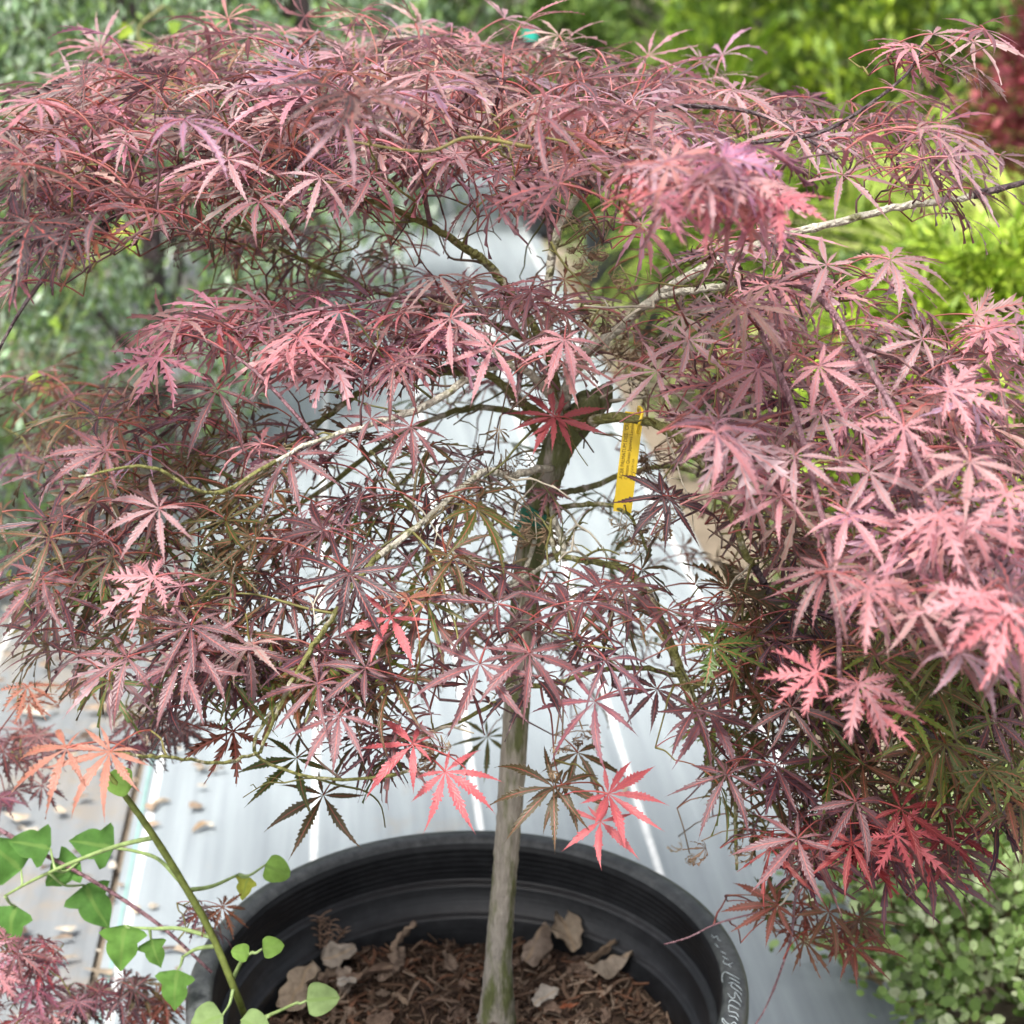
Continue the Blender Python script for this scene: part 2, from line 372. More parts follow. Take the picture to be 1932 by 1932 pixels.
MC=[(.115,.075,.053),(.155,.10,.07),(.07,.045,.034),(.20,.14,.10),(.13,.08,.054),(.24,.18,.135),(.16,.08,.05),(.05,.033,.026),(.17,.12,.09)]
def shred(c,L,w,h,az,el,col,bend):
    t=np.linspace(-.5,.5,5); d=np.array([math.cos(az)*math.cos(el),math.sin(az)*math.cos(el),math.sin(el)])
    s=np.array([-math.sin(az),math.cos(az),0]); up=np.cross(d,s)
    ctr=c+np.outer(t*L,d)+np.outer(bend*L*(t*t*4-1),s*.6+up*.5)
    ww=w*np.array([.5,1,.9,1.05,.35])*R.uniform(.7,1.2,5)
    ring=[]
    for k in range(5):
        ring+= [ctr[k]-s*ww[k]*.5, ctr[k]+up*h, ctr[k]+s*ww[k]*.5, ctr[k]-up*h]
    V=np.array(ring); F=[]
    for k in range(4):
        for q in range(4):
            a=k*4+q; b=k*4+(q+1)%4; F+=[(a,b,b+4),(a,b+4,a+4)]
    mul.add(V,F,col)
for k in range(4600):
    r_=.266*math.sqrt(U(0,1)); th=U(0,2*PI); x,y=r_*math.cos(th),r_*math.sin(th)
    if y<-.16 and U(0,1)<.6: continue
    big=U(0,1)
    L_=U(.010,.026) if big<.8 else U(.026,.05); w=U(.0012,.0035) if big<.8 else U(.003,.007)
    c=np.array([x+PC[0],y+PC[1],float(soil_h(x,y))+U(.0,.014)])
    shred(c,L_,w,U(.0007,.0022),U(0,2*PI),U(-.5,.5),np.array(MC[R.integers(len(MC))])*U(.5,1.1),U(-.25,.25))
def crumple(L_,col,c,az,el,wmul=1.0,mbx=None):
    nt,nc=14,9; V=[]
    ph=R.uniform(0,6,6); roll=U(.3,1.6); bend=U(-.8,1.2)
    for i in range(nt):
        t=i/(nt-1); w=.30*wmul*math.sin(PI*min(1,(.06+.9*t)**.8))**.7+.01
        for j in range(nc):
            q=(j/(nc-1)-.5)*2
            V.append((t-.5, w*math.sin(q*roll)/roll*(1+.16*math.sin(9*t+ph[0])+.10*math.sin(23*t+ph[4])), w*(1-math.cos(q*roll))/roll+bend*.3*(t-.5)**2+.05*math.sin(8*t+ph[1]+3*q)+.045*math.sin(5*q+ph[2]+6*t)+.03*math.sin(15*t+ph[3]-6*q)+R.uniform(-.012,.012)))
    V=np.array(V); F=[]
    for i in range(nt-1):
        for j in range(nc-1): a=i*nc+j; F+=[(a,a+nc,a+nc+1),(a,a+nc+1,a+1)]
    uv=np.array([(j/(nc-1),i/(nt-1)) for i in range(nt) for j in range(nc)])
    Mx=frame((math.cos(az)*math.cos(el),math.sin(az)*math.cos(el),math.sin(el)),np.array([R.normal(0,.4),R.normal(-.2,.4),1])*(1 if U(0,1)<.6 else -1))
    (mbx or mul).add(V@(Mx*L_).T+c,F,col,uv)
for k in range(100):
    r_=.255*math.sqrt(U(0,1)); th=U(0,2*PI); x,y=r_*math.cos(th),r_*math.sin(th)
    crumple(U(.018,.045),np.array([(.15,.105,.08),(.20,.15,.115),(.11,.075,.055),(.26,.21,.17)][int(R.integers(4))])*U(.8,1.15),np.array([x+PC[0],y+PC[1],float(soil_h(x,y))+U(.010,.022)]),U(0,6.3),U(-.4,.5))
mo=mul.build('bark_mulch',M_MULCH,smooth=False); tag(mo,'shredded brown bark mulch covering the soil in the pot','mulch',kind='stuff')

# ------------------------------------------------------------------ leaf templates
RT=np.random.default_rng(11)
def lobe(out,a,Ll,wr,ser,m,pitch0,droop,fold,curl,twist,neck=.08,shape=.75):
    V=[];UV=[]; r=0.0; z=0.0; ds=Ll/m; ang=a; px=py=0.0
    for i in range(m+1):
        t=i/m
        th=pitch0-droop*t**1.2
        ang=a+curl*t*t
        if i>0:
            px+=math.cos(ang)*math.cos(th)*ds; py+=math.sin(ang)*math.cos(th)*ds; z+=math.sin(th)*ds
        pr=max(math.sin(PI*min(1,t**shape))**1.5*(1.18-.45*t),0)
        w=Ll*wr*(pr+ neck*(1-t)*(t>0)*.6)
        if i==m: w=Ll*.002
        fwd=0.0
        if 2<=i<m:
            if i%2==0: w*=(1-ser*RT.uniform(.75,1.1))
            else: w*=(1+ser*.25)*RT.uniform(.7,1.25); fwd=ds*(.55*(1+ser)+(1.1 if ser>.5 else 0))*RT.uniform(.6,1.4)
        fx,fy=math.cos(ang),math.sin(ang); lx_,ly_=-fy,fx
        tw=twist*t
        for s,u in ((-1,0.0),(0,.5),(1,1.0)):
            ww=w*s; f_=fwd*abs(s)
            V.append((px+lx_*ww*math.cos(tw)+fx*f_, py+ly_*ww*math.cos(tw)+fy*f_, z+abs(ww)*fold+ww*math.sin(tw)-f_*math.sin(droop*t)*.5))
            UV.append((u,t))
    F=[]
    for i in range(m):
        b=i*3
        F+=[(b,b+3,b+4),(b,b+4,b+1),(b+1,b+4,b+5),(b+1,b+5,b+2)]
    return V,F,UV
def leaf_template(rng,nl=7,wr=.14,ser=.28,m=14,pitch0=.15,droop=.7,spread=2.35,lacy=False,pet=.5,curlamp=.3,foldm=.25,shape=.75):
    """unit leaf: central lobe length 1 along +X, petiole going back and down"""
    V=[];F=[];UV=[]
    for k,a in enumerate(np.linspace(-spread,spread,nl)):
        q=abs(a)/spread
        Ll=(1-.55*q**1.8)*rng.uniform(.86,1.1)
        v,f,u=lobe(None,a*rng.uniform(.93,1.07)+rng.uniform(-.06,.06),Ll,wr*rng.uniform(.85,1.12)*(1+.12*q),ser,m,pitch0+rng.uniform(-.14,.14),droop*rng.uniform(.6,1.4),foldm+rng.uniform(-.1,.1),rng.uniform(-curlamp,curlamp),rng.uniform(-.9,.9),shape=shape)
        o=len(V); V+=v; UV+=u; F+=[(x+o,y+o,z_+o) for x,y,z_ in f]
    if pet:
        pth=np.array([(0,0,.003),(-.3*pet,0,-.10*pet),(-.75*pet,0,-.42*pet),(-pet,0,-.8*pet)]); pv,pf=tube(smooth_path(pth,2),[.017,.011,.012],4,cap=False)
        o=len(V); V+=[tuple(x) for x in pv]; UV+=[(.5,.5)]*len(pv); F+=[tuple(x+o) for x in pf]
    return np.array(V),np.array(F),np.array(UV)
tr=np.random.default_rng(3)
PET=.62
HI=[leaf_template(tr,int(tr.choice([7,7,9])),tr.uniform(.047,.070),tr.uniform(.28,.45),26,tr.uniform(-.05,.22),tr.uniform(.25,1.0),tr.uniform(2.1,2.65),pet=PET,shape=.86,curlamp=.45) for _ in range(14)]
HI_H=[leaf_template(tr,int(tr.choice([7,7,8])),tr.uniform(.060,.082),tr.uniform(.24,.38),30,tr.uniform(-.05,.2),tr.uniform(.2,.8),tr.uniform(2.2,2.65),pet=PET,shape=.9,curlamp=.4) for _ in range(10)]
HI_T=[leaf_template(tr,7,tr.uniform(.038,.055),tr.uniform(.3,.45),24,tr.uniform(-.05,.3),tr.uniform(.3,1.2),tr.uniform(1.8,2.4),pet=PET,shape=.86,curlamp=.5) for _ in range(12)]
HI_L=[leaf_template(tr,7,tr.uniform(.10,.14),.64,17,tr.uniform(0,.2),tr.uniform(.3,.8),2.2,pet=PET,shape=.85,curlamp=.4) for _ in range(6)]
LO=[leaf_template(tr,int(tr.choice([7,7,8])),tr.uniform(.044,.066),.40,11,tr.uniform(-.1,.3),tr.uniform(.3,1.3),tr.uniform(1.9,2.6),pet=PET,shape=.84,curlamp=.5) for _ in range(20)]
LO_T=[leaf_template(tr,7,tr.uniform(.038,.056),.42,11,tr.uniform(-.1,.35),tr.uniform(.3,1.4),tr.uniform(1.7,2.4),pet=PET,shape=.84,curlamp=.55) for _ in range(16)]
LO_L=[leaf_template(tr,7,tr.uniform(.09,.13),.62,13,tr.uniform(0,.2),tr.uniform(.4,1.0),2.2,pet=PET,shape=.85,curlamp=.4) for _ in range(6)]
DRYT=[leaf_template(tr,7,tr.uniform(.035,.07),.3,9,tr.uniform(-.6,-.1),tr.uniform(1.5,4.6),tr.uniform(1.8,2.6),pet=.5,curlamp=1.2,foldm=.8) for _ in range(6)]
PAL=dict(mauve=(.185,.096,.108),lilac=(.35,.225,.24),pink=(.45,.22,.245),hot=(.56,.19,.215),coral=(.46,.10,.118),dark=(.055,.036,.043),plum=(.105,.056,.066),
 olive=(.088,.076,.034),green=(.078,.120,.024),bronze=(.165,.085,.042),salmon=(.36,.16,.11),rust=(.20,.065,.042),crimson=(.28,.04,.045),lime=(.17,.25,.045))
def pick(p):
    ks=list(p); w=np.array([p[k] for k in ks],float); k=ks[R.choice(len(ks),p=w/w.sum())]
    return np.array(PAL[k])*R.normal(1,.09,3).clip(.7,1.3)*U(.8,1.22)

# ------------------------------------------------------------------ the maple: trunk and branches
TB=at_z(938,1930,.285)
maple=empty('japanese_maple',TB,'large weeping laceleaf maple with purple and pink leaves in big pot','tree')
def pth(pts):      # (px,py,Y)
    return smooth_path([at(*p) for p in pts],6)
def mpx(px,r,Y): return r/FPX*((Y-CAM[1])/ray(966,px)[1])
nodes=[]           # skeleton points that twigs can grow from
def add_nodes(P): nodes.extend([p for p in P])
tp=np.array([at(932,1975,.065),at(938,1900,.065),at(941,1800,.065),at(948,1700,.062),at(956,1600,.06),at(965,1480,.058),at(975,1330,.055),at(984,1200,.052),at(993,1090,.05),at(1010,1000,.048),at(1028,920,.046),at(1046,862,.044),at(1066,822,.042),at(1092,792,.04),at(1108,768,.05),at(1098,742,.06)])
mb=MB(); P=smooth_path(tp,10); V,F=tube(P,np.array([.032,.0215,.0160,.0150,.0147,.0150,.0150,.0148,.0150,.0155,.0158,.0165,.0175,.0180,.0150,.008]),20,.025); mb.add(V,F)
# burl and old pruning stubs round the graft
for (px,py,Y,r) in ((1075,800,.028,.015),(1130,755,.05,.013),(1020,905,.05,.012),(1105,775,.03,.014)):
    q=at(px,py,Y); V,F=tube(smooth_path([q+[-.012,0,-.02],q,q+[.012,.004,.016]],5),[.006,r,r*.95,.004],12,.08); mb.add(V,F)
mb.build('trunk',M_TRUNK,maple); add_nodes(P[90:])
BR=[ # material, [(px,py,Y)...], radii px at 1932
 (M_PALE,[(1066,780,.04),(1068,735,.03),(1105,670,.02),(1165,622,.0),(1245,556,-.03),(1330,505,-.05),(1480,445,-.06),(1640,405,-.06),(1700,390,-.06),(1838,368,-.05)],[14,12,10,9,8,7,7,6]),
 (M_DARKBK,[(1836,368,-.05),(1890,355,-.05),(1945,340,-.05)],[8,6,5]),
 (M_PALE,[(1245,558,-.03),(1300,548,-.05),(1360,540,-.07),(1392,533,-.08)],[8,7,7,6]),
 (M_PURPLE,[(1390,534,-.08),(1450,530,-.12),(1520,545,-.18),(1580,600,-.25),(1612,650,-.30),(1700,800,-.42),(1767,948,-.50),(1834,1088,-.56),(1900,1200,-.60)],[6,5,5,5,5,5,4,3]),
 (M_PURPLE,[(1398,536,-.08),(1425,590,-.15),(1443,647,-.2),(1486,740,-.28),(1520,850,-.36),(1540,934,-.40),(1563,1025,-.44),(1570,1115,-.46),(1583,1199,-.48),(1585,1282,-.49),(1610,1400,-.5)],[6,5,5,5,5,5,4,4,3]),
 (M_PALE,[(1060,775,.05),(1045,720,.08),(1036,640,.10),(1034,569,.12),(1048,452,.13),(1092,361,.13),(1102,311,.14)],[10,10,10,9,9,8,6]),
 (M_DARKBK,[(1100,318,.14),(1140,275,.13),(1200,228,.12),(1260,204,.10),(1300,200,.08),(1400,208,.04),(1480,235,.0),(1580,300,-.04)],[6,6,5,5,4,4,3]),
 (M_DARKBK,[(1094,362,.13),(1150,338,.10),(1220,312,.06),(1300,292,.02),(1420,270,-.02),(1560,245,-.06),(1700,150,-.02),(1745,80,.0)],[6,6,5,5,4,4,3,2]),
 (M_PURPLE,[(1040,470,.13),(1032,390,.14),(1040,290,.14),(1052,200,.16),(1062,150,.18)],[5,4,4,3,2]),
 (M_GRBARK,[(1060,770,.05),(1040,690,.07),(1000,600,.08),(965,555,.08),(925,503,.08),(860,455,.07),(800,420,.05),(735,392,.03),(640,360,.0),(500,330,-.05)],[9,9,9,9,9,8,7,6,4,3]),
 (M_PURPLE,[(812,425,.05),(800,360,.03),(797,290,.02),(780,240,.01)],[5,5,4,3]),
 (M_GRBARK,[(1035,660,.09),(900,600,.13),(700,545,.17),(552,482,.17),(478,438,.16),(402,378,.14),(288,351,.12)],[7,6,6,5,5,5,5]),
 (M_DARKBK,[(330,350,.13),(254,382,.10),(134,472,.06),(60,555,.03),(7,642,.0),(-30,720,.0)],[5,5,4,4,3,3]),
 (M_PURPLE,[(300,352,.13),(200,330,.10),(120,280,.06),(40,240,.02)],[4,4,3,2]),
 (M_PURPLE,[(735,392,.03),(600,300,.04),(420,230,.06),(300,180,.1)],[4,4,3,2]),
 (M_PURPLE,[(1048,452,.13),(980,330,.2),(900,200,.3),(800,130,.38)],[5,4,3,2]),
 (M_PURPLE,[(1092,361,.13),(1120,260,.22),(1150,160,.3),(1170,120,.34)],[4,3,3,2]),
 (M_PALE,[(1062,790,.03),(1030,735,.0),(990,700,-.02),(945,690,-.04),(900,700,-.06),(850,738,-.09),(790,772,-.12),(700,800,-.16),(600,830,-.2),(520,870,-.24)],[9,9,8,8,8,7,7,5,4,3]),
 (M_GRBARK,[(1050,800,.05),(985,760,.05),(930,712,.06),(880,703,.06),(800,702,.06),(730,712,.05),(680,740,.04),(640,770,.02),(540,850,-.02),(430,960,-.06)],[9,9,8,8,8,7,7,6,5,4]),
 (M_GRBARK,[(1040,850,.07),(990,790,.10),(930,770,.12),(860,775,.13),(800,800,.13),(720,840,.12),(600,930,.1),(450,1010,.08)],[8,7,7,7,6,6,5,4]),
 (M_PALE,[(1042,882,.03),(1000,890,.0),(960,897,-.02),(915,890,-.05),(865,925,-.09),(810,975,-.13),(760,1015,-.17),(712,1050,-.20)],[8,8,8,7,7,6,6,6]),
 (M_GRBARK,[(714,1048,-.20),(665,1105,-.23),(625,1170,-.26),(585,1230,-.28),(540,1305,-.30),(490,1420,-.32)],[6,5,5,5,4,3]),
 (M_GRBARK,[(800,980,-.13),(770,950,-.12),(740,900,-.14),(700,850,-.16)],[4,4,3,3]),
 (M_GRBARK,[(1088,805,.02),(1130,792,-.01),(1180,788,-.03),(1240,802,-.05),(1290,835,-.07),(1335,890,-.09),(1375,960,-.11),(1405,1040,-.13),(1425,1070,-.14)],[12,11,10,9,8,8,7,7,6]),
 (M_DARKBK,[(1423,1068,-.14),(1445,1105,-.15),(1470,1160,-.16),(1497,1205,-.17),(1540,1300,-.19),(1600,1420,-.2)],[7,6,6,5,4,3]),
 (M_GRBARK,[(1250,803,-.05),(1310,810,-.02),(1355,835,.0),(1380,870,.0),(1400,920,-.01),(1440,1000,-.02),(1520,1100,-.03)],[7,6,6,6,5,4,3]),
 (M_GRBARK,[(1060,930,.05),(1110,920,.12),(1180,895,.18),(1260,880,.22),(1340,905,.25),(1400,970,.26)],[7,7,6,6,5,4]),
 (M_PALE,[(1040,930,.02),(1045,975,-.005),(1060,1020,-.02),(1066,1060,-.03)],[6,7,7,6]),
 (M_GRBARK,[(1030,935,.02),(1038,1000,-.01),(1052,1060,-.03)],[6,5,4]),
 (M_GRBARK,[(1062,1050,-.03),(1120,1060,-.05),(1180,1075,-.06),(1215,1110,-.07),(1250,1180,-.08),(1285,1270,-.09),(1325,1380,-.10),(1345,1450,-.10)],[6,7,8,9,10,10,8,6]),
 (M_GRBARK,[(1345,1420,-.1),(1385,1500,-.12),(1388,1560,-.13),(1390,1640,-.14)],[5,5,4,3]),
 (M_GRBARK,[(1050,960,.03),(1120,950,.0),(1170,960,-.02),(1200,990,-.03),(1225,1050,-.04)],[6,5,4,3,3]),
 (M_PALE,[(1010,1020,.03),(985,1085,.01),(940,1110,-.02),(900,1135,-.05),(860,1160,-.07)],[5,5,4,4,3]),
 (M_PALE,[(1045,1055,.02),(1000,1085,-.02),(960,1110,-.05),(930,1120,-.06)],[4,4,4,3]),
 (M_GRBARK,[(1130,1265,-.14),(1040,1290,-.15),(980,1300,-.16),(900,1345,-.18),(800,1385,-.2),(700,1410,-.22)],[5,5,5,4,4,3]),
 (M_GRBARK,[(1290,1280,-.09),(1210,1260,-.12),(1130,1265,-.14)],[5,5,5]),
 (M_GRBARK,[(540,1305,-.30),(480,1420,-.31),(620,1470,-.30),(790,1452,-.28),(830,1420,-.27)],[3,3,3,3,2]),
 (M_GRBARK,[(490,1420,-.32),(420,1440,-.36),(330,1430,-.40),(262,1425,-.42),(205,1418,-.44)],[3,3,3,3,2]),
 (M_GRBARK,[(1300,1300,-.09),(1420,1250,-.03),(1424,1340,-.03),(1426,1440,-.04),(1480,1560,-.08)],[5,7,7,6,4]),
 (M_DARKBK,[(1470,1160,-.16),(1560,1240,-.24),(1680,1330,-.3),(1800,1420,-.33),(1900,1540,-.34)],[5,4,4,3,3]),
 (M_PURPLE,[(1612,650,-.30),(1720,690,-.22),(1820,760,-.2),(1920,850,-.2)],[4,4,3,3]),
 (M_GRBARK,[(430,960,-.06),(340,990,-.1),(200,1040,-.15),(60,1060,-.2)],[4,4,3,2]),
 (M_GRBARK,[(520,870,-.24),(400,930,-.28),(280,880,-.3),(150,900,-.3)],[4,3,3,2]),
 (M_GRBARK,[(450,1010,.08),(380,1100,.02),(300,1200,-.05),(230,1260,-.1)],[4,4,3,2]),
 (M_PURPLE,[(600,830,-.2),(480,700,-.15),(380,640,-.12),(290,620,-.12)],[4,3,3,2]),
 (M_PURPLE,[(900,600,.13),(820,560,.0),(700,570,-.08),(560,590,-.1),(440,620,-.12)],[4,4,3,3,2]),
 (M_PALE,[(1630,1325,-.1),(1520,1620,-.12),(1470,1710,-.12),(1420,1730,-.12)],[3,3,2,2]),
 (M_PURPLE,[(1520,1620,-.12),(1500,1700,-.12),(1490,1780,-.12),(1445,1900,-.10),(1405,1960,-.1)],[3,3,3,2,2]),
 (M_PURPLE,[(1470,1712,-.12),(1360,1740,-.12),(1300,1768,-.12),(1253,1782,-.12)],[2,2,2,2]),
]
for mat,pts,rad in BR:
    P=pth(pts); rad=np.array(rad,float)/FPX*1.75
    if mat in (M_PALE,M_GRBARK): P=P+R.normal(0,.0006,P.shape)
    mb=MB(); V,F=tube(P,rad,9,.06)
    mb.add(V,F)
    # nodes / bud scars
    for k in range(5,len(P)-4,11):
        t=P[k+1]-P[k-1]; rr_=float(np.interp(k/(len(P)-1),np.linspace(0,1,len(rad)),rad))
        V,F=tube(np.array([P[k]-t*.35,P[k],P[k]+t*.35]),[rr_*.7,rr_*1.3,rr_*.7],8,.12); mb.add(V,F)
    mb.build('branch',mat,maple); add_nodes(P)
# peeled white bark patch, stub ends
# ------------------------------------------------------------------ leaves
leaves=[]   # dict(c,F,N,size,tpl kind,colour,hero)
def add_leaf(c,F,N,s,col,lacy=False,hero=0,thin=False): leaves.append(dict(c=np.asarray(c),M=frame(F,N),s=s,col=col,lacy=2 if (thin and not lacy) else int(bool(lacy)),hero=hero))
AX=np.array([-.01,.05])
# leaves read one by one off the photograph: x, y, size px, image direction of the central lobe (0 right, 90 down), colour, depth Y, lacy
HERO=[(545,860,118,100,'mauve',-.22,0),(410,735,120,110,'plum',-.12,0),(650,1085,125,200,'dark',-.26,0),(660,1080,120,45,'dark',-.27,0),(905,1252,135,105,'mauve',-.30,0),(1000,1232,130,75,'mauve',-.30,0),
(940,1140,120,190,'plum',-.27,0),(1075,1150,115,215,'plum',-.27,0),(1135,1112,110,300,'plum',-.25,0),(1100,1135,115,10,'plum',-.27,0),(780,1405,112,190,'coral',-.30,0),(840,1456,110,50,'coral',-.30,0),
(1148,1498,110,20,'coral',-.28,0),(1133,1550,86,95,'coral',-.28,0),(1045,1485,120,160,'olive',-.26,0),(1060,1480,95,70,'olive',-.25,0),(208,1418,118,125,'salmon',-.44,0),(126,1412,118,150,'salmon',-.44,0),
(1045,785,92,180,'coral',-.02,0),(1052,790,88,20,'coral',-.02,0),(1035,925,62,110,'mauve',.0,1),(738,1165,95,115,'coral',-.28,0),(770,1130,90,250,'salmon',-.28,0),(700,790,95,215,'mauve',-.16,0),(775,805,100,100,'mauve',-.16,0),
(1463,1443,108,30,'plum',-.26,0),(1615,1513,118,80,'mauve',-.3,0),(1505,1582,108,130,'mauve',-.3,0),(1371,1460,105,120,'plum',-.26,0),(1870,1354,100,60,'plum',-.3,0),(1312,1336,110,70,'plum',-.2,0),(1607,1590,95,90,'crimson',-.3,0),
(1690,1575,115,35,'coral',-.32,1),(1700,1526,120,30,'crimson',-.3,0),(1466,1707,88,170,'rust',-.12,0),(1563,1720,88,80,'bronze',-.12,0),(1634,1332,105,40,'hot',-.5,1),(1540,1270,105,195,'hot',-.5,1),(1620,1290,100,60,'pink',-.5,1),
(1850,1120,125,130,'pink',-.62,1),(1900,1160,135,110,'hot',-.64,1),(1770,970,120,120,'pink',-.52,1),(1705,805,115,100,'pink',-.43,1),(1790,735,110,30,'pink',-.4,1),(1900,930,110,95,'pink',-.54,1),(1500,860,110,120,'lilac',-.38,0),(1550,780,100,100,'lilac',-.3,0),
(1640,890,105,70,'lilac',-.42,0),(1475,935,115,170,'pink',-.4,0),(1600,970,110,60,'pink',-.44,0),(1430,695,100,110,'pink',-.24,0),(1545,690,100,50,'pink',-.3,0),(1240,700,110,150,'lilac',-.15,0),(1300,640,100,100,'lilac',-.15,0),(1065,640,100,95,'pink',-.16,0),
(930,655,100,110,'pink',-.18,0),(850,600,95,90,'pink',-.18,0),(1265,945,95,80,'dark',-.16,0),(1262,940,90,280,'dark',-.15,0),(1250,935,95,180,'dark',-.16,0),(605,335,110,95,'lilac',-.18,0),(610,1000,100,200,'plum',-.2,0),(95,1015,110,150,'olive',-.3,0),
(80,1090,105,120,'mauve',-.3,0),(290,1090,110,150,'pink',-.32,1),(300,960,110,150,'lilac',-.3,0),(200,850,110,170,'mauve',-.28,0),(360,1180,115,100,'plum',-.33,0),(370,1220,115,50,'mauve',-.34,0),(240,1240,115,150,'mauve',-.34,0),(340,1250,110,60,'mauve',-.35,0),
(600,1290,110,150,'mauve',-.3,0),(640,1350,105,110,'mauve',-.32,0),(690,1260,100,200,'plum',-.3,0),(560,1430,100,130,'green',-.16,0),(610,1500,105,110,'olive',-.16,0),(440,1380,95,120,'rust',-.22,1),(920,1390,80,110,'green',.16,0),
(1090,1420,95,60,'olive',-.1,0),(1240,1300,90,120,'plum',-.12,0),(1740,640,110,170,'lilac',-.25,0),(1560,500,110,160,'lilac',-.2,0),(1680,490,120,30,'lilac',-.22,0),(1590,330,110,60,'lilac',-.1,0),(1500,250,100,120,'lilac',-.05,0),(1380,170,105,20,'lilac',.1,0),
(490,380,110,95,'mauve',-.2,0),(300,400,110,160,'mauve',-.15,0),(940,325,110,60,'mauve',-.15,0),(860,290,110,140,'lilac',-.1,0),(430,300,110,120,'lilac',-.12,0),(240,250,115,140,'lilac',-.05,0),(700,330,110,100,'mauve',-.15,0),(1760,65,95,30,'lilac',.0,0),(1775,120,90,20,'lilac',.0,0),(1720,90,80,170,'pink',.0,0)]
HP=[(h[0],h[1],h[2],proj(at(h[0],h[1],h[5]))[2]) for h in HERO]
SHOW=[]
for pts in ([(1070,735,.03),(1105,670,.02),(1165,622,.0),(1245,556,-.03),(1330,505,-.05)],[(790,772,-.12),(850,738,-.09),(900,700,-.06),(945,690,-.04),(990,700,-.02)],[(712,1050,-.2),(760,1015,-.17),(810,975,-.13),(865,925,-.09),(915,890,-.05),(1000,890,0)],[(735,392,.03),(800,420,.05),(860,455,.07),(925,503,.08),(965,555,.08)],[(540,1305,-.3),(585,1230,-.28),(625,1170,-.26),(665,1105,-.23)]):
    for (xa,ya,Ya),(xb,yb,Yb) in zip(pts[:-1],pts[1:]): SHOW.append((xa,ya,xb,yb,(proj(at(xa,ya,Ya))[2]+proj(at(xb,yb,Yb))[2])/2))
def in_poly(x,y,p):
    r=False; j=len(p)-1
    for i in range(len(p)):
        if (p[i][1]>y)!=(p[j][1]>y) and x<(p[j][0]-p[i][0])*(y-p[i][1])/(p[j][1]-p[i][1])+p[i][0]: r=not r
        j=i
    return r
def tier(poly,n,zf,zj,pal,size=(.050,.068),lacy=.08,Y=None,down=(.15,.6),ymin=-.52,holes=(),nj=.36,tilt=-.08,thin=False):
    xs=[p[0] for p in poly]; ys=[p[1] for p in poly]; k=0; tries=0
    while k<n and tries<n*60:
        tries+=1
        x,y=U(min(xs),max(xs)),U(min(ys),max(ys))
        if not in_poly(x,y,poly): continue
        if any(((x-h[0])/h[2])**2+((y-h[1])/h[3])**2<1 for h in holes): continue
        if Y is None:
            z=zf[1]+(zf[3]-zf[1])*(y-zf[0])/(zf[2]-zf[0])+R.normal(0,zj); c=at_z(x,y,z)
        else: c=at(x,y,U(*Y))
        if not(ymin<c[1]<.75): continue
        dc=proj(c)[2]
        if any(q0-8<x<q1+8 and dc<qd+.02 and -95<y-(ya+(yb-ya)*(x-q0)/(q1-q0))<22 for q0,ya,q1,yb,qd in SHOW): continue
        if any((x-h[0])**2+(y-h[1])**2<(h[2]*.95)**2 and dc<h[3]+.03 for h in HP): continue
        o=c[:2]-AX; o=o/(np.linalg.norm(o)+1e-6); a=math.atan2(o[1],o[0])+R.normal(0,.75)
        e=U(*down)
        F=np.array([math.cos(a)*math.cos(e),math.sin(a)*math.cos(e),-math.sin(e)])
        Nn=np.array([0,tilt,1])+R.normal(0,nj,3)+np.array([o[0],o[1],0])*.2
        add_leaf(c,F,Nn,U(*size)*1.18,pick(pal),U(0,1)<lacy,thin=thin); k+=1
HOLES=[(930,430,110,60),(600,735,100,42),(1000,500,60,50),(720,800,60,30),(1080,700,130,60),(1130,850,130,60),(1040,960,110,90),(1300,860,70,45)]
tier([(-50,230),(150,140),(300,95),(520,60),(760,60),(1000,95),(1120,85),(1210,110),(1200,320),(1150,335),(1000,370),(800,430),(560,410),(350,385),(150,385),(20,310)],530,(90,1.42,400,1.355),.032,dict(mauve=3.5,lilac=6,pink=2.5,plum=1.5,bronze=.4,rust=.4,dark=.3),(.056,.078),nj=.30,tilt=.05,down=(-.2,.28),thin=True)
tier([(60,150),(220,60),(480,15),(760,10),(900,0),(1060,70),(1250,90),(1420,110),(1250,140),(900,110),(500,110),(200,160)],46,None,0,dict(lilac=5,pink=3,mauve=2),(.055,.07),Y=(.25,.6),nj=.4,down=(-.5,.3),thin=True)
tier([(1200,115),(1350,140),(1500,175),(1480,310),(1200,320)],72,(90,1.42,400,1.35),.03,dict(mauve=3,lilac=6,pink=2,plum=1),(.054,.07),nj=.3,tilt=.05,down=(-.2,.28),thin=True)
tier([(1480,180),(1700,160),(1800,190),(1830,290),(1700,330),(1480,320)],40,(90,1.42,400,1.35),.025,dict(mauve=3,lilac=5,pink=2),(.052,.066),thin=True)
tier([(0,250),(200,320),(270,430),(140,480),(0,560)],45,(250,1.37,560,1.27),.03,dict(mauve=3,plum=3,dark=2,rust=.4,olive=1))
tier([(1680,40),(1860,40),(1850,150),(1680,170)],9,None,0,dict(lilac=3,pink=2,mauve=1),(.045,.055),Y=(-.05,.05))
tier([(1640,220),(1932,250),(1932,420),(1700,400)],10,None,0,dict(lilac=3,mauve=3,plum=2),(.05,.062),Y=(-.15,.1))
tier([(1200,310),(1330,285),(1560,305),(1640,345),(1560,390),(1300,390),(1210,370)],46,None,0,dict(pink=4,hot=3,lilac=2),(.040,.050),.55,Y=(-.50,-.25))
tier([(1200,420),(1500,430),(1760,500),(1800,560),(1500,560),(1250,520)],20,None,0,dict(lilac=3,pink=3,mauve=2),(.050,.062),.15,Y=(-.25,-.05))
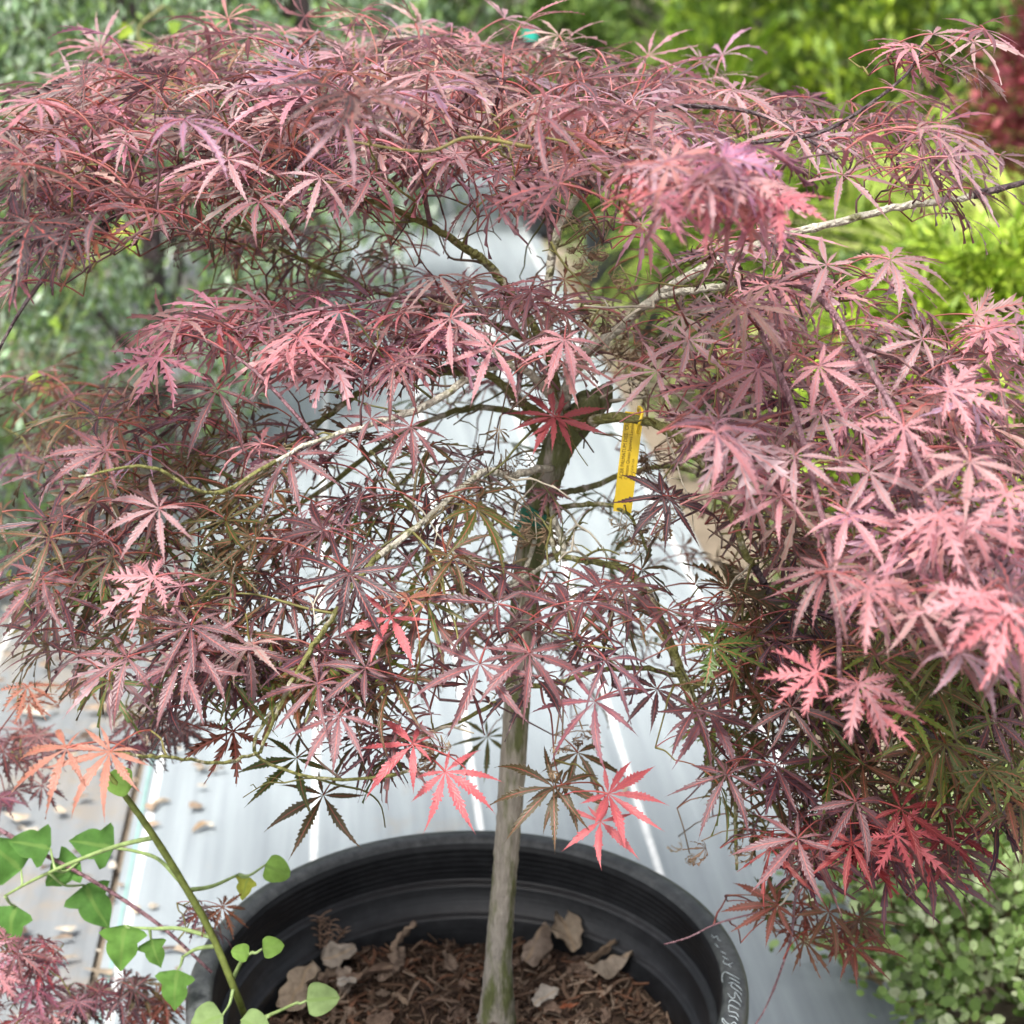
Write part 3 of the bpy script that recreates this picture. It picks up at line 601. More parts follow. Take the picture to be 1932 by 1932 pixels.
tier([(260,610),(420,565),(640,530),(800,515),(1000,540),(1180,570),(1180,640),(1050,690),(880,690),(700,685),(480,710),(280,690)],125,(520,1.235,700,1.18),.012,dict(pink=5,lilac=5,mauve=3,hot=.8,crimson=.3),(.052,.068),nj=.3,thin=True)
tier([(380,400),(760,430),(800,500),(640,540),(450,560),(330,480)],36,None,0,dict(olive=4,bronze=2,plum=3,mauve=2),(.050,.064),Y=(.15,.45))
tier([(0,660),(150,690),(260,770),(150,880),(0,880)],30,None,0,dict(plum=3,mauve=3,bronze=2,olive=2),Y=(.3,.6))
tier([(200,730),(480,710),(560,790),(700,800),(880,830),(930,900),(880,1060),(900,1130),(760,1180),(760,1300),(560,1330),(350,1340),(200,1300),(0,1180),(0,880),(80,800)],150,(720,1.12,1340,.93),.02,dict(plum=4,mauve=2,dark=3,lilac=.8,olive=5,bronze=1.5,green=1.5,pink=.4),(.052,.072),holes=HOLES)
tier([(150,760),(480,730),(560,800),(880,860),(930,900),(880,1130),(760,1300),(560,1330),(350,1340),(200,1300),(0,1180),(0,880)],85,(720,1.00,1340,.82),.03,dict(olive=4,green=2,plum=2,dark=2,bronze=1,lime=.3),(.050,.066),holes=HOLES)
tier([(330,1230),(760,1230),(830,1350),(760,1420),(620,1520),(500,1500),(380,1430),(270,1380)],48,(1230,.93,1520,.80),.03,dict(plum=3,mauve=2,olive=3,green=1,dark=2),(.050,.066))
tier([(1190,650),(1300,570),(1500,500),(1700,570),(1932,610),(1932,1000),(1932,1230),(1750,1250),(1600,1100),(1420,1000),(1380,850),(1210,760)],210,(560,1.23,1200,1.09),.03,dict(lilac=4,pink=4,mauve=4,plum=1),(.050,.066),.25,holes=HOLES,ymin=-.66)
tier([(1300,620),(1700,600),(1932,640),(1932,1250),(1600,1200),(1400,1050),(1380,850)],140,(560,1.08,1200,.92),.04,dict(olive=3,plum=3,dark=3,mauve=2,bronze=1),(.052,.068),holes=HOLES)
tier([(1300,1090),(1932,1150),(1932,1560),(1800,1590),(1650,1610),(1500,1590),(1390,1550),(1300,1490),(1310,1300)],150,(1090,.98,1600,.74),.03,dict(plum=3,dark=2.5,olive=5,mauve=1.2,bronze=1,green=1.5),(.052,.070))
tier([(1330,1100),(1932,1150),(1932,1580),(1800,1600),(1500,1600),(1390,1540),(1320,1480)],150,(1090,.86,1600,.64),.03,dict(olive=4,green=4,dark=1.5,lime=2,bronze=1),(.050,.064))
tier([(1620,1180),(1932,1200),(1932,1480),(1780,1460),(1650,1330)],44,(1180,.97,1480,.84),.03,dict(green=4,lime=4,olive=3),(.05,.068))
tier([(380,820),(760,880),(760,1320),(420,1330)],26,(820,1.04,1330,.90),.02,dict(green=3,olive=5,lime=1),(.05,.066),holes=HOLES)
tier([(1420,1560),(1800,1560),(1830,1650),(1600,1660),(1440,1640)],22,(1560,.74,1660,.68),.02,dict(crimson=2,plum=3,coral=1,mauve=2))
tier([(1420,1690),(1650,1690),(1620,1790),(1450,1780)],13,None,0,dict(rust=3,bronze=3,green=1),(.045,.055),.3,Y=(-.16,-.06))
tier([(880,1070),(1250,1070),(1290,1300),(1100,1330),(850,1330)],20,(1070,1.0,1330,.92),.02,dict(dark=3,plum=4,mauve=2,olive=2),(.055,.072))
tier([(760,640),(1400,620),(1420,1080),(900,1060),(820,900)],44,None,0,dict(olive=4,green=2,plum=2,bronze=1),(.050,.064),Y=(.30,.58))
tier([(560,1060),(1280,1060),(1250,1330),(640,1330)],26,None,0,dict(olive=4,green=2,plum=2),(.048,.06),Y=(.22,.5))
tier([(1050,480),(1400,430),(1420,640),(1200,650),(1080,620)],22,None,0,dict(olive=3,plum=3,mauve=3,bronze=1),(.048,.062),Y=(.1,.4))
for (x,y,r,d,cn,Y,lc) in HERO:
    c=at(x,y,Y); dep=(Y-CAM[1])/ray(x,y)[1]; s=r/FPX*dep*1.27
    th=math.radians(d)
    dn=np.array([0,-.85,-.55 if y>470 else -.25]) if math.sin(th)>0 else np.array([0,-.95,-.10])
    F=np.array([math.cos(th),0,-.12])+math.sin(th)*dn
    kk_=.18 if y<470 else .48
    Nn=np.array([R.normal(0,.16),-kk_,.9])+R.normal(0,.12,3)
    add_leaf(c,F,Nn,s,np.array(PAL[cn])*U(.9,1.12),bool(lc),1)
    if not lc: leaves[-1]['lacy']=0 if (cn=='salmon' or y<470) else 3
# which 300 show largest: big on the picture and little covered by nearer leaves
pr=np.array([proj(l['c']) for l in leaves]); sz=np.array([l['s'] for l in leaves])*FPX/pr[:,2]
score=np.zeros(len(leaves))
for i,l in enumerate(leaves):
    dd=np.hypot(pr[:,0]-pr[i,0],pr[:,1]-pr[i,1]); cov=((dd<60)&(pr[:,2]<pr[i,2]-.005)).sum()
    inside=(-20<pr[i,0]<1952) and (-20<pr[i,1]<1952)
    score[i]=(sz[i]/(1+.6*cov) if inside else 0)+(1000 if l['hero'] else 0)
top=set(np.argsort(-score)[:300].tolist())
hi_mesh={}
def leaf_mesh(k,lacy):
    if (k,lacy) not in hi_mesh:
        V,F,UV=(HI,HI_L,HI_T,HI_H)[lacy][k]; mb=MB(); mb.add(V,F,(1,1,1),UV); me=mb.mesh('leaf'); me.materials.append(M_LEAF_O); hi_mesh[(k,lacy)]=me
    return hi_mesh[(k,lacy)]
bulk=MB(); roots=[]
pinv=Matrix.Translation(maple.location).inverted()
for i,l in enumerate(leaves):
    roots.append(l['c']+l['M']@(np.array([-PET,0,-.8*PET])*l['s']))
    if i in top:
        k=int(R.integers(len((HI,HI_L,HI_T,HI_H)[l['lacy']])))
        o=bpy.data.objects.new('leaf',leaf_mesh(k,l['lacy'])); COL.objects.link(o); o.parent=maple; o.matrix_parent_inverse=pinv
        m4=Matrix.Identity(4); Mx=l['M']*l['s']
        for a in range(3):
            for b_ in range(3): m4[a][b_]=float(Mx[a,b_])
            m4[a][3]=float(l['c'][a])
        o.matrix_basis=m4; o.color=(*[float(x) for x in l['col']],1)
    else:
        T=(LO,LO_L,LO_T,LO)[l['lacy']]; V,F,UV=T[int(R.integers(len(T)))]
        bulk.add(V@(l['M']*l['s']).T+l['c'],F,l['col'],UV)
fo=bulk.build('foliage',M_LEAF_A,maple,'stuff')
# twigs: every leaf stalk grows from the nearest branch or twig
def grow_twigs(parent,roots,NP,ax,r0=.0011,cols=((.16,.05,.045),(.13,.06,.06),(.15,.13,.04),(.10,.05,.055))):
    TW=MB(); roots=np.array(roots); NP=np.array(NP)
    d0=np.array([np.min(np.linalg.norm(NP-r,axis=1)) for r in roots])
    for i in np.argsort(d0):
        r=roots[i]; D=NP-r; dist=np.linalg.norm(D,axis=1)
        inw=np.hypot(NP[:,0]-ax[0],NP[:,1]-ax[1])-math.hypot(r[0]-ax[0],r[1]-ax[1])   # prefer points that lie inward
        j=int(np.argmin(dist+.5*np.clip(inw,0,None))); d=dist[j]
        if d<.004: continue
        a=NP[j]; mid=(a+r)/2+np.array([0,0,.10*d])+R.normal(0,.05*d,3)
        m1=a*.7+r*.3+np.array([0,0,.07*d])+R.normal(0,.03*d,3)
        P=smooth_path([a,m1,mid,r],max(2,int(d/.03)+1))
        rad=r0+.0045*min(d,.25)
        V,F=tube(P,[rad,rad*.8,.0008],5); TW.add(V,F,np.array(cols[int(R.integers(len(cols)))]))
        NP=np.vstack([NP,P[1:]])
    TW.build('twigs',M_TWIG,parent,'stuff')
    return NP
NP=grow_twigs(maple,roots,nodes,AX)
bt=MB(); inner=np.array([p for p in nodes if math.hypot(p[0]-AX[0],p[1]-AX[1])<.40 and .80<p[2]<1.3])
for k in range(170):
    p=inner[int(R.integers(len(inner)))].copy(); a=U(0,2*PI); d=np.array([math.cos(a),math.sin(a),U(-.6,.7)]); d/=np.linalg.norm(d); L_=U(.04,.17); P=[p]
    for i in range(5):
        d=d+R.normal(0,.22,3)+[0,0,-.06]; d/=np.linalg.norm(d); p=p+d*L_/5; P.append(p)
    if any(1135<q[0]<1220 and 760<q[1]<990 for q in map(proj,P)): continue
    c=np.array([(.16,.15,.05),(.20,.16,.09),(.42,.38,.30),(.12,.08,.06),(.10,.10,.035)][int(R.integers(5))]); r_=U(.0009,.002)
    V,F=tube(smooth_path(P,2),[r_,r_*.8,r_*.5],5); bt.add(V,F,c)
    for i in (2,3,4):
        if U(0,1)<.6:
            e=P[i]+R.normal(0,1,3)*.014; V,F=tube(np.array([P[i],(P[i]+e)/2+[0,0,.003],e]),[r_*.7,r_*.4],4); bt.add(V,F,c)
bt.build('bare_twigs',M_TWIG,maple,'stuff')
# dried, curled leaves still hanging in the branches
DR=[(525,912,40),(535,945,42),(900,860,60),(880,890,55),(940,905,50),(1008,1010,60),(1000,1030,55),(1020,1020,50),(820,1430,48),(815,1410,40),(1085,1395,42),(1075,1410,38),(1225,870,60),(1215,890,60),(1235,850,50),(1150,665,60),(1200,655,60),(1180,680,60),(1100,690,55),(960,760,55),(1110,480,45),(1100,500,50),(1090,470,40),(1380,870,50),(1400,890,45),(1350,880,45),(1360,1440,70),(1450,1400,70),(1480,1480,70),(1550,1440,70),(1400,1480,60),(1520,1520,60),(1600,1400,65),(1330,1600,50),(1420,1610,45),(1170,990,55),(1250,990,55),(1200,1020,55),(900,1180,60),(880,1200,55),(650,760,45),(960,880,40),(1130,430,40),(1300,830,50),(1420,830,50)]
for (x,y,r) in [(a+R.normal(0,16)*k,b+R.normal(0,14)*k,c*U(.8,1.15)) for a,b,c in DR for k in range(3)]:
    Y=-.02+U(-.05,.10)
    if 1120<x<1215 and 760<y<985: continue
    if x>1320 and y>1350: Y=U(-.2,-.1)
    if y>1380 and x<1100: Y=-.28
    c=at(x,y,Y); s=r/FPX*1.75*1.1
    V,F,UV=DRYT[int(R.integers(6))]; a=U(0,2*PI)
    Mx=frame((math.cos(a)*.4,math.sin(a)*.4,-1),R.normal(0,1,3)+[0,0,.1])
    mb=MB(); mb.add(V@(Mx*s).T+c,F,np.array([(.30,.21,.13),(.22,.14,.09),(.38,.29,.19),(.17,.11,.08)][int(R.integers(4))])*U(.85,1.15),UV)
    root=c+Mx@(np.array([-.5,0,-.4])*s); j=int(np.argmin(np.linalg.norm(NP-root,axis=1)))
    V,F=tube(np.array([NP[j],(NP[j]+root)/2+[0,0,.004],root]),.0008,4); mb.add(V,F,(.2,.14,.09))
    mb.build('dried_leaf',M_DRY,maple)

# ------------------------------------------------------------------ things on the maple: yellow label, green tie
tg=empty('plant_tag',at(1196,782,-.014),'yellow plastic plant tag with brown printed lettering hanging from a branch','tag')
A0=at(1197,778,-.012); A1=at(1174,966,-.020); dn=A1-A0; Lt=np.linalg.norm(dn); dn/=Lt
wx=np.array([1,-.12,0]); wx-=dn*(wx@dn); wx/=np.linalg.norm(wx); nn=np.cross(wx,-dn); nn=nn if nn[1]<0 else -nn
W2=.0096
mb=MB(); ks=np.linspace(0,1,14); Vt=[]
for t in ks:
    bow=.004*math.sin(PI*t)
    for sgn in (-1,1):
        for th in (0,.0006):
            Vt.append(A0+dn*Lt*t+wx*W2*sgn+nn*(bow+th))
F=[]
for k in range(13):
    a=k*4; b=a+4
    F+=[(a+1,b+1,b+3),(a+1,b+3,a+3),(a,a+2,b+2),(a,b+2,b),(a,b,b+1),(a,b+1,a+1),(a+2,a+3,b+3),(a+2,b+3,b+2)]
F+=[(0,1,3),(0,3,2),(52,54,55),(52,55,53)]
mb.add(np.array(Vt),F)
strip=mb.build('tag_strip',plain_mat('yellow_plastic',(.86,.62,.04),.4,.5,60,.06),tg,smooth=False)
mb=MB(); lp=[A0+wx*.004,at(1205,768,-.02),at(1212,776,-.045),at(1206,800,-.052),A0+wx*.006+dn*.02+nn*.004]
V,F=tube(smooth_path(lp,5),.0016,6); mb.add(V,F); mb.build('tag_loop',bpy.data.materials['yellow_plastic'],tg)
M_INK=plain_mat('brown_ink',(.16,.085,.015),.7)
def text_mesh(body,size):
    cu=bpy.data.curves.new('t','FONT'); cu.body=body; cu.size=size; cu.resolution_u=2
    o=bpy.data.objects.new('t',cu); COL.objects.link(o); bpy.context.view_layer.update()
    me=bpy.data.meshes.new_from_object(o.evaluated_get(bpy.context.evaluated_depsgraph_get()))
    bpy.data.objects.remove(o); return me
for body,size,off,st in (("ACER PALMATUM DISS. 'CRIMSON QUEEN'",.0056,-.0038,.66),("Crimson Queen Japanese Laceleaf Maple",.0052,.0012,.66),("Product of the USA",.0036,.0062,.66)):
    me=text_mesh(body,size); co=np.empty(len(me.vertices)*3); me.vertices.foreach_get('co',co); co=co.reshape(-1,3)
    along=co[:,0]*(.86 if size>.004 else .8); t=st-along/Lt; keep=t
    Pn=A0+np.outer(t*Lt,dn)+np.outer(off-co[:,1],wx)+np.outer(.004*np.sin(PI*np.clip(t,0,1))+.0010,nn)
    # lettering runs up the strip (bottom to top); what passes the end is cut
    me.vertices.foreach_set('co',Pn.ravel()); me.update()
    import bmesh
    bm=bmesh.new(); bm.from_mesh(me); bm.verts.ensure_lookup_table()
    bmesh.ops.delete(bm,geom=[v for v,tt in zip(bm.verts,keep) if tt<.01],context='VERTS'); bm.to_mesh(me); bm.free()
    me.materials.append(M_INK); o=bpy.data.objects.new('lettering',me); COL.objects.link(o); o.parent=strip
tie=empty('plant_tie',at(1010,968,.045),'green stretch tape tied round the trunk below the fork','tie')
ctr=at(1014,968,.048); mb=MB()
ax=np.array(tp[10]-tp[9]); ax/=np.linalg.norm(ax); e1=np.cross(ax,[0,1,0]); e1/=np.linalg.norm(e1); e2=np.cross(ax,e1)
prof=[]
for k in range(28):
    th=k/28*2*PI
    for hh,rr_ in ((-.009,.0178),(-.004,.0190),(.003,.0192),(.009,.0180)):
        prof.append(ctr+ax*(hh+.003*math.sin(th*2))+(e1*math.cos(th)+e2*math.sin(th))*rr_*(1+.04*math.sin(th*5)))
F=[]
for k in range(28):
    a=k*4; b=((k+1)%28)*4
    for q in range(3): F+=[(a+q,b+q,b+q+1),(a+q,b+q+1,a+q+1)]
mb.add(np.array(prof),F); M_TIE=plain_mat('green_tape',(.012,.15,.10),.35)
mb.build('band',M_TIE,tie)
for s in (-1,1):
    mb=MB(); q=ctr+np.array([.004*s,-.0205,-.002])
    rib=np.array([q,q+[.010*s,-.006,.004],q+[.018*s,-.006,-.006],q+[.024*s,-.003,-.014]]); rp=smooth_path(rib,4)
    V=np.concatenate([rp+[0,0,.006],rp-[0,0,.006]]); n=len(rp); k=np.arange(n-1)
    mb.add(V,np.concatenate([np.stack([k,k+n,k+n+1],1),np.stack([k,k+n+1,k+1],1)])); mb.build('tape_end',M_TIE,tie)

# ------------------------------------------------------------------ big dry leaves and twigs lying on the mulch
def blade(wf,nt=10,cup=.25,bendz=.6,curl=0.0,rng=R,nc=2):
    """unit leaf blade: half width wf(t), length 1 along +X, curved down"""
    V=[];UV=[]; px=pz=0.0; cols=np.linspace(-1,1,2*nc+1)
    for i in range(nt+1):
        t=i/nt; th=.25-bendz*t
        if i: px+=math.cos(th)/nt; pz+=math.sin(th)/nt
        w=wf(t)
        for c in cols:
            V.append((px+ (0 if abs(c)<1 else rng.uniform(-.012,.012)), w*c*math.cos(cup*abs(c)*2), pz+w*abs(c)**1.6*math.sin(cup*2)+curl*c*w*t)); UV.append((.5+.5*c,t))
    k=2*nc+1; F=[]
    for i in range(nt):
        for c in range(2*nc):
            a=i*k+c; F+=[(a,a+k,a+k+1),(a,a+k+1,a+1)]
    return np.array(V),np.array(F),np.array(UV)
oval=lambda t: .26*math.sin(PI*min(1,t**.85))**.8+.004
DL=[('curled brown dry leaf on the mulch with striped veins',690,1838,.085,15,(.24,.165,.125),.5,1.1),('pale grey dry leaf leaning on the pot wall behind trunk',1010,1775,.075,60,(.30,.235,.185),.7,.9),
('upright tan dry leaf beside the trunk at the back of the pot',1070,1755,.075,110,(.36,.29,.215),.7,.7),('flat grey dry leaf wedged by the right inner wall of pot',1150,1810,.075,10,(.30,.25,.20),.3,.5),
('white bleached dry leaf scrap right of the trunk',1030,1880,.045,35,(.46,.42,.37),.3,.8),('small white leaf scrap on the mulch left of the trunk',655,1852,.03,-10,(.48,.44,.39),.3,.5),
('long tan dry leaf rolled up at the left inner wall of pot',565,1860,.085,65,(.36,.29,.22),.9,.5),('grey papery dry leaf on the mulch near the dead sprig',640,1800,.055,20,(.38,.33,.28),.4,.6),
('rolled pale bark strip standing up at back of the mulch',760,1765,.06,50,(.36,.27,.20),1.0,.3),('thick brown twig piece lying at the right of the mulch',1140,1790,.07,35,(.20,.145,.105),1.2,.1),('narrow orange brown chip on the mulch right of trunk',1075,1898,.03,5,(.32,.10,.05),.4,.2),('bent tan bark strip lying left of the trunk base',755,1880,.05,-60,(.34,.25,.18),.6,.4)]
for (lab,x,y,L_,d,c,cup,bz) in DL:
    up=.38 if ('upright' in lab or 'standing' in lab or 'leaning' in lab or 'rolled' in lab) else .2
    q=at_z(x,y,SZ+.026+.02*up); mb=MB()
    crumple(L_*.85,np.array(c)*.72,q,math.radians(d),up,.35 if ('twig' in lab or 'strip' in lab or 'chip' in lab) else 1.15,mb)
    Z=mb.v[0]; low=Z[:,2].min(); Z[:,2]+=max(0,SZ-.004-low)
    o=mb.build('dry_leaf' if 'leaf' in lab else 'bark_piece',M_DRY); tag(o,lab,'leaf' if 'leaf' in lab else 'bark','dry litter lying on the pot mulch')
# dead conifer sprig
sg=empty('dead_sprig',at_z(600,1840,SZ),'dead brown feathery sprig standing in the mulch by the left wall','twig')
mb=MB(); q0=at_z(605,1835,SZ)
for s,(dx,dz) in enumerate(((.0,.075),(-.035,.06),(.03,.055),(-.055,.03),(.015,.07))):
    st=smooth_path([q0,q0+[dx*.5,.01,dz*.55],q0+[dx,.012,dz]],5); V,F=tube(st,[.0018,.0007],5); mb.add(V,F,(.17,.11,.08))
    for k in range(2,len(st)):
        for sd in (-1,1):
            e=st[k]+[sd*U(.008,.018),U(-.01,.01),U(.002,.014)]; V,F=tube(np.array([st[k],(st[k]+e)/2+[0,0,.002],e]),[.0011,.0005],4); mb.add(V,F,(.19,.125,.09))
mb.build('stalks',M_MULCH,sg)

# ------------------------------------------------------------------ the tall weed growing in the pot
wb=at_z(478,1958,SZ-.005); weed=empty('tall_weed',wb,'tall green weed with lobed leaves growing from left side of pot','weed')
WY=-.08
ws=smooth_path([wb,at(452,1890,WY),at(400,1765,WY),at(345,1665,WY),at(285,1570,WY-.01),at(235,1500,WY-.02),at(200,1455,WY-.02)],8)
mb=MB(); V,F=tube(ws,[.0045,.004,.0042,.004,.0035,.0025],8,.04); mb.add(V,F,(.14,.17,.04)); mb.build('stem',M_TWIG,weed)
def ivy(t):
    pts=[(0,.06),(.06,.40),(.16,.52),(.27,.40),(.34,.30),(.45,.34),(.6,.30),(.78,.17),(.92,.06),(1,.003)]
    return float(np.interp(t,[p[0] for p in pts],[p[1] for p in pts]))
heart=lambda t: .50*math.sin(PI*min(1,t**.6))**.55+.004
WL=[(40,1640,95,235,'d',.02),(95,1600,80,200,'d',.0),(30,1710,90,100,'d',.02),(150,1625,80,150,'d',.02),(215,1600,85,200,'d',.0),(160,1670,95,60,'d',.02),
 (235,1745,85,95,'m',-.06),(285,1772,55,70,'m',-.06),(335,1830,75,95,'m',-.06),(470,1655,45,110,'y',-.02),(500,1632,50,20,'l',-.02),
 (495,1790,38,-20,'l',-.12),(470,1800,32,200,'l',-.12),(578,1888,58,-15,'p',-.12),(420,1915,62,160,'p',-.13),(455,1925,55,20,'p',-.13),(250,1480,50,200,'l',-.1),]
WC=dict(d=(.085,.20,.042),m=(.12,.25,.05),l=(.22,.38,.08),y=(.40,.44,.07),p=(.28,.40,.16))
ss=MB(); wn_=[ws]
for pts in ([(290,1580,WY),(215,1598,-.05),(130,1630,-.02),(60,1662,.0),(10,1690,.01)],[(342,1665,WY),(300,1622,-.05),(255,1606,-.02),(215,1600,.0)],[(398,1768,WY),(340,1752,-.07),(290,1752,-.06),(245,1750,-.06)],[(408,1785,WY),(372,1790,-.07),(345,1805,-.06)],[(352,1680,WY),(400,1672,-.05),(450,1650,-.02)],[(438,1850,WY),(455,1815,-.1),(475,1797,-.12)],[(468,1930,WY),(510,1915,-.1),(560,1892,-.12)]):
    P=pth(pts); wn_.append(P); V,F=tube(P,[.0028,.0022,.0015],6); ss.add(V,F,(.22,.30,.11))
wn_=np.concatenate(wn_)
for (x,y,r,d,cn,Y) in WL:
    tip=at(x,y,Y); s=r*1.05/FPX*2.05; th=math.radians(d); base=tip
    V,F,UV=blade(heart if cn in 'pl' else ivy,12,.12,.7)
    Fv=np.array([math.cos(th),-.45*max(0,math.sin(th)),-math.sin(th)*.85-.1]); Mx=frame(Fv,(R.normal(0,.2),-.75,.65))
    V=V+np.stack([0*V[:,0],0*V[:,0],.03*np.sin(V[:,0]*11+V[:,1]*9+x)+.02*np.sin(V[:,1]*23+y)],1); mb=MB(); mb.add(V@(Mx*s).T+base,F,np.array(WC[cn])*U(.85,1.15),UV); mb.build('leaf',M_GREEN,weed)
    j=int(np.argmin(np.linalg.norm(wn_-base,axis=1))); a=wn_[j]
    P=smooth_path([a,(a*.6+base*.4)+[0,0,-min(.010,.18*float(np.linalg.norm(a-base)))],base],5); V,F=tube(P,[.0022,.0016,.0012],6); ss.add(V,F,(.24,.33,.13))
ss.build('leaf_stalks',M_TWIG,weed)

# ------------------------------------------------------------------ small red maple beside the pot (only its twigs reach the picture)
def small_pot(name,c,r,h,label,rimmat=None,group=None):
    e=empty(name,c,label,'pot',group); c=np.asarray(c)
    mb=MB(); V,F=lathe([(.0,.004),(r*.8,.004),(r*.82,.010),(r*.95,h*.88),(r*.97,h*.90),(r*1.03,h*.91),(r*1.04,h*.99),(r*1.03,h),(r*.97,h),(r*.96,h*.98),(r*.93,h*.86),(0.0,h*.86)],40)
    mb.add(V+c,F); mb.build('wall',M_POT,e)
    mb=MB(); V,F=lathe([(r*.965,h+.001),(r*.985,h+.004),(r*1.03,h+.003),(r*1.045,h-.004),(r*1.044,h-.02)],40); mb.add(V+c,F); mb.build('rim',rimmat or M_RIM,e)
    mb=MB(); th=np.arange(24)*2*PI/24; V=np.vstack([np.stack([np.cos(th)*r*.93,np.sin(th)*r*.93,np.full(24,h*.87)],1),[[0,0,h*.9]]])+c
    mb.add(V,[(k,(k+1)%24,24) for k in range(24)],(.06,.04,.03)); mb.build('soil',M_MULCH,e); return e
small_pot('nursery_pot',(-.84,.02,.012),.13,.25,'small black nursery pot holding the little red maple')
rm=empty('small_red_maple',(-.84,.02,.23),'small red laceleaf maple with finely cut leaves beside the big pot','tree')
RP=smooth_path([(-.84,.02,.22),(-.835,.02,.36),(-.80,.03,.50),(-.74,.03,.58)],8); mb=MB(); V,F=tube(RP,[.009,.007,.005],9,.05); mb.add(V,F); mb.build('trunk',M_DARKBK,rm)
rn=list(RP)
for pts,rad in (([(-200,1480,.03),(-60,1535,.03),(60,1600,.02),(180,1665,.0),(300,1745,-.03),(400,1835,-.05)],[5,5,4,4,3]),([(-180,1560,.03),(-60,1700,.02),(60,1830,.0),(140,1880,.0)],[5,4,3,3]),([(-150,1640,.0),(40,1880,.03),(200,1900,.04),(330,1890,.03)],[4,3,3,2]),([(-200,1480,.03),(-40,1450,.15),(120,1420,.2),(260,1390,.22)],[4,4,3,2])):
    P=pth(pts); P[0]=RP[-1]; mb=MB(); V,F=tube(P,np.array(rad)/FPX*2.0,7,.05); mb.add(V,F); mb.build('branch',M_PURPLE,rm); rn+=list(P)
rb=MB(); rr_=[]; cnt=0
LC=[leaf_template(tr,9,tr.uniform(.10,.13),.72,17,.1,tr.uniform(.4,1.1),2.5,pet=PET,shape=.9) for _ in range(6)]
lcm=[]
for T in LC:
    mb=MB(); mb.add(T[0],T[1],(1,1,1),T[2]); me=mb.mesh('leaf'); me.materials.append(M_LEAF_O); lcm.append(me)
rinv=Matrix.Translation(rm.location).inverted()
for (x,y,rx_,ry_,n,Y0,Y1,pal,s0) in ((60,1810,95,60,26,-.10,.02,dict(pink=3,coral=.6,mauve=4),.038),(40,1900,110,50,30,-.08,.02,dict(pink=2,mauve=4,crimson=1),.038),(250,1890,150,45,34,.0,.1,dict(plum=3,dark=2,olive=2,rust=1),.040),(400,1725,50,28,7,-.08,-.03,dict(rust=2,plum=3),.042),(270,1375,95,45,20,.1,.25,dict(dark=4,plum=2,olive=1),.045),(60,1410,80,40,16,.15,.3,dict(plum=3,mauve=2,rust=1),.045),(110,1300,110,40,5,.0,.1,dict(salmon=2,pink=2),.045),(40,1500,60,40,7,.1,.2,dict(plum=3,dark=2),.04)):
    for k in range(int(n*.62)):
        a=U(0,2*PI); q=math.sqrt(U(0,1)); c=at(x+rx_*q*math.cos(a),y+ry_*q*math.sin(a),U(Y0,Y1))
        a=R.normal(0,.9); e=U(.1,.7); Mx=frame((math.cos(a)*math.cos(e),math.sin(a)*math.cos(e)-.4,-math.sin(e)),np.array([0,-.3,1])+R.normal(0,.25,3)); s=s0*U(.85,1.2)
        o=bpy.data.objects.new('leaf',lcm[int(R.integers(6))]); COL.objects.link(o); o.parent=rm; o.matrix_parent_inverse=rinv
        m4=Matrix.Identity(4)
        for i in range(3):
            for j in range(3): m4[i][j]=float(Mx[i,j]*s)
            m4[i][3]=float(c[i])
        o.matrix_basis=m4; o.color=(*[float(v) for v in pick(pal)],1)
        rr_.append(c+Mx@(np.array([-PET,0,-.8*PET])*s))
grow_twigs(rm,rr_,rn,(-.84,.02),.0009)

# ------------------------------------------------------------------ plants behind: helpers
def leaflets(mb,C,D,size,cols,elong=1.0,flat=.35):
    """many small folded diamond leaves: centres C, directions D"""
    n=len(C); D=D/(np.linalg.norm(D,axis=1)[:,None]+1e-9)
    Z=np.array([0,0,1.0])+R.normal(0,flat,(n,3)); S=np.cross(D,Z); S/=np.linalg.norm(S,axis=1)[:,None]+1e-9
    Nn=np.cross(S,D); sz=(size*R.uniform(.6,1.3,n))[:,None]
    a=C; b=C+D*sz*elong*.5+S*sz*.28+Nn*sz*.08; c=C+D*sz*elong; d=C+D*sz*elong*.5-S*sz*.28+Nn*sz*.08
    V=np.stack([a,b,c,d],1).reshape(-1,3); k=np.arange(n)*4
    F=np.concatenate([np.stack([k,k+1,k+2],1),np.stack([k,k+2,k+3],1)])
    uv=np.tile(np.array([[.5,0],[1,.5],[.5,1],[0,.5]]),(n,1))
    mb.add(V,F,np.repeat(cols,4,0),uv)
def colours(n,pal,jit=.12):
    pal=np.array(pal); c=pal[R.integers(len(pal),size=n)]; return c*R.normal(1,jit,(n,1)).clip(.5,1.6)
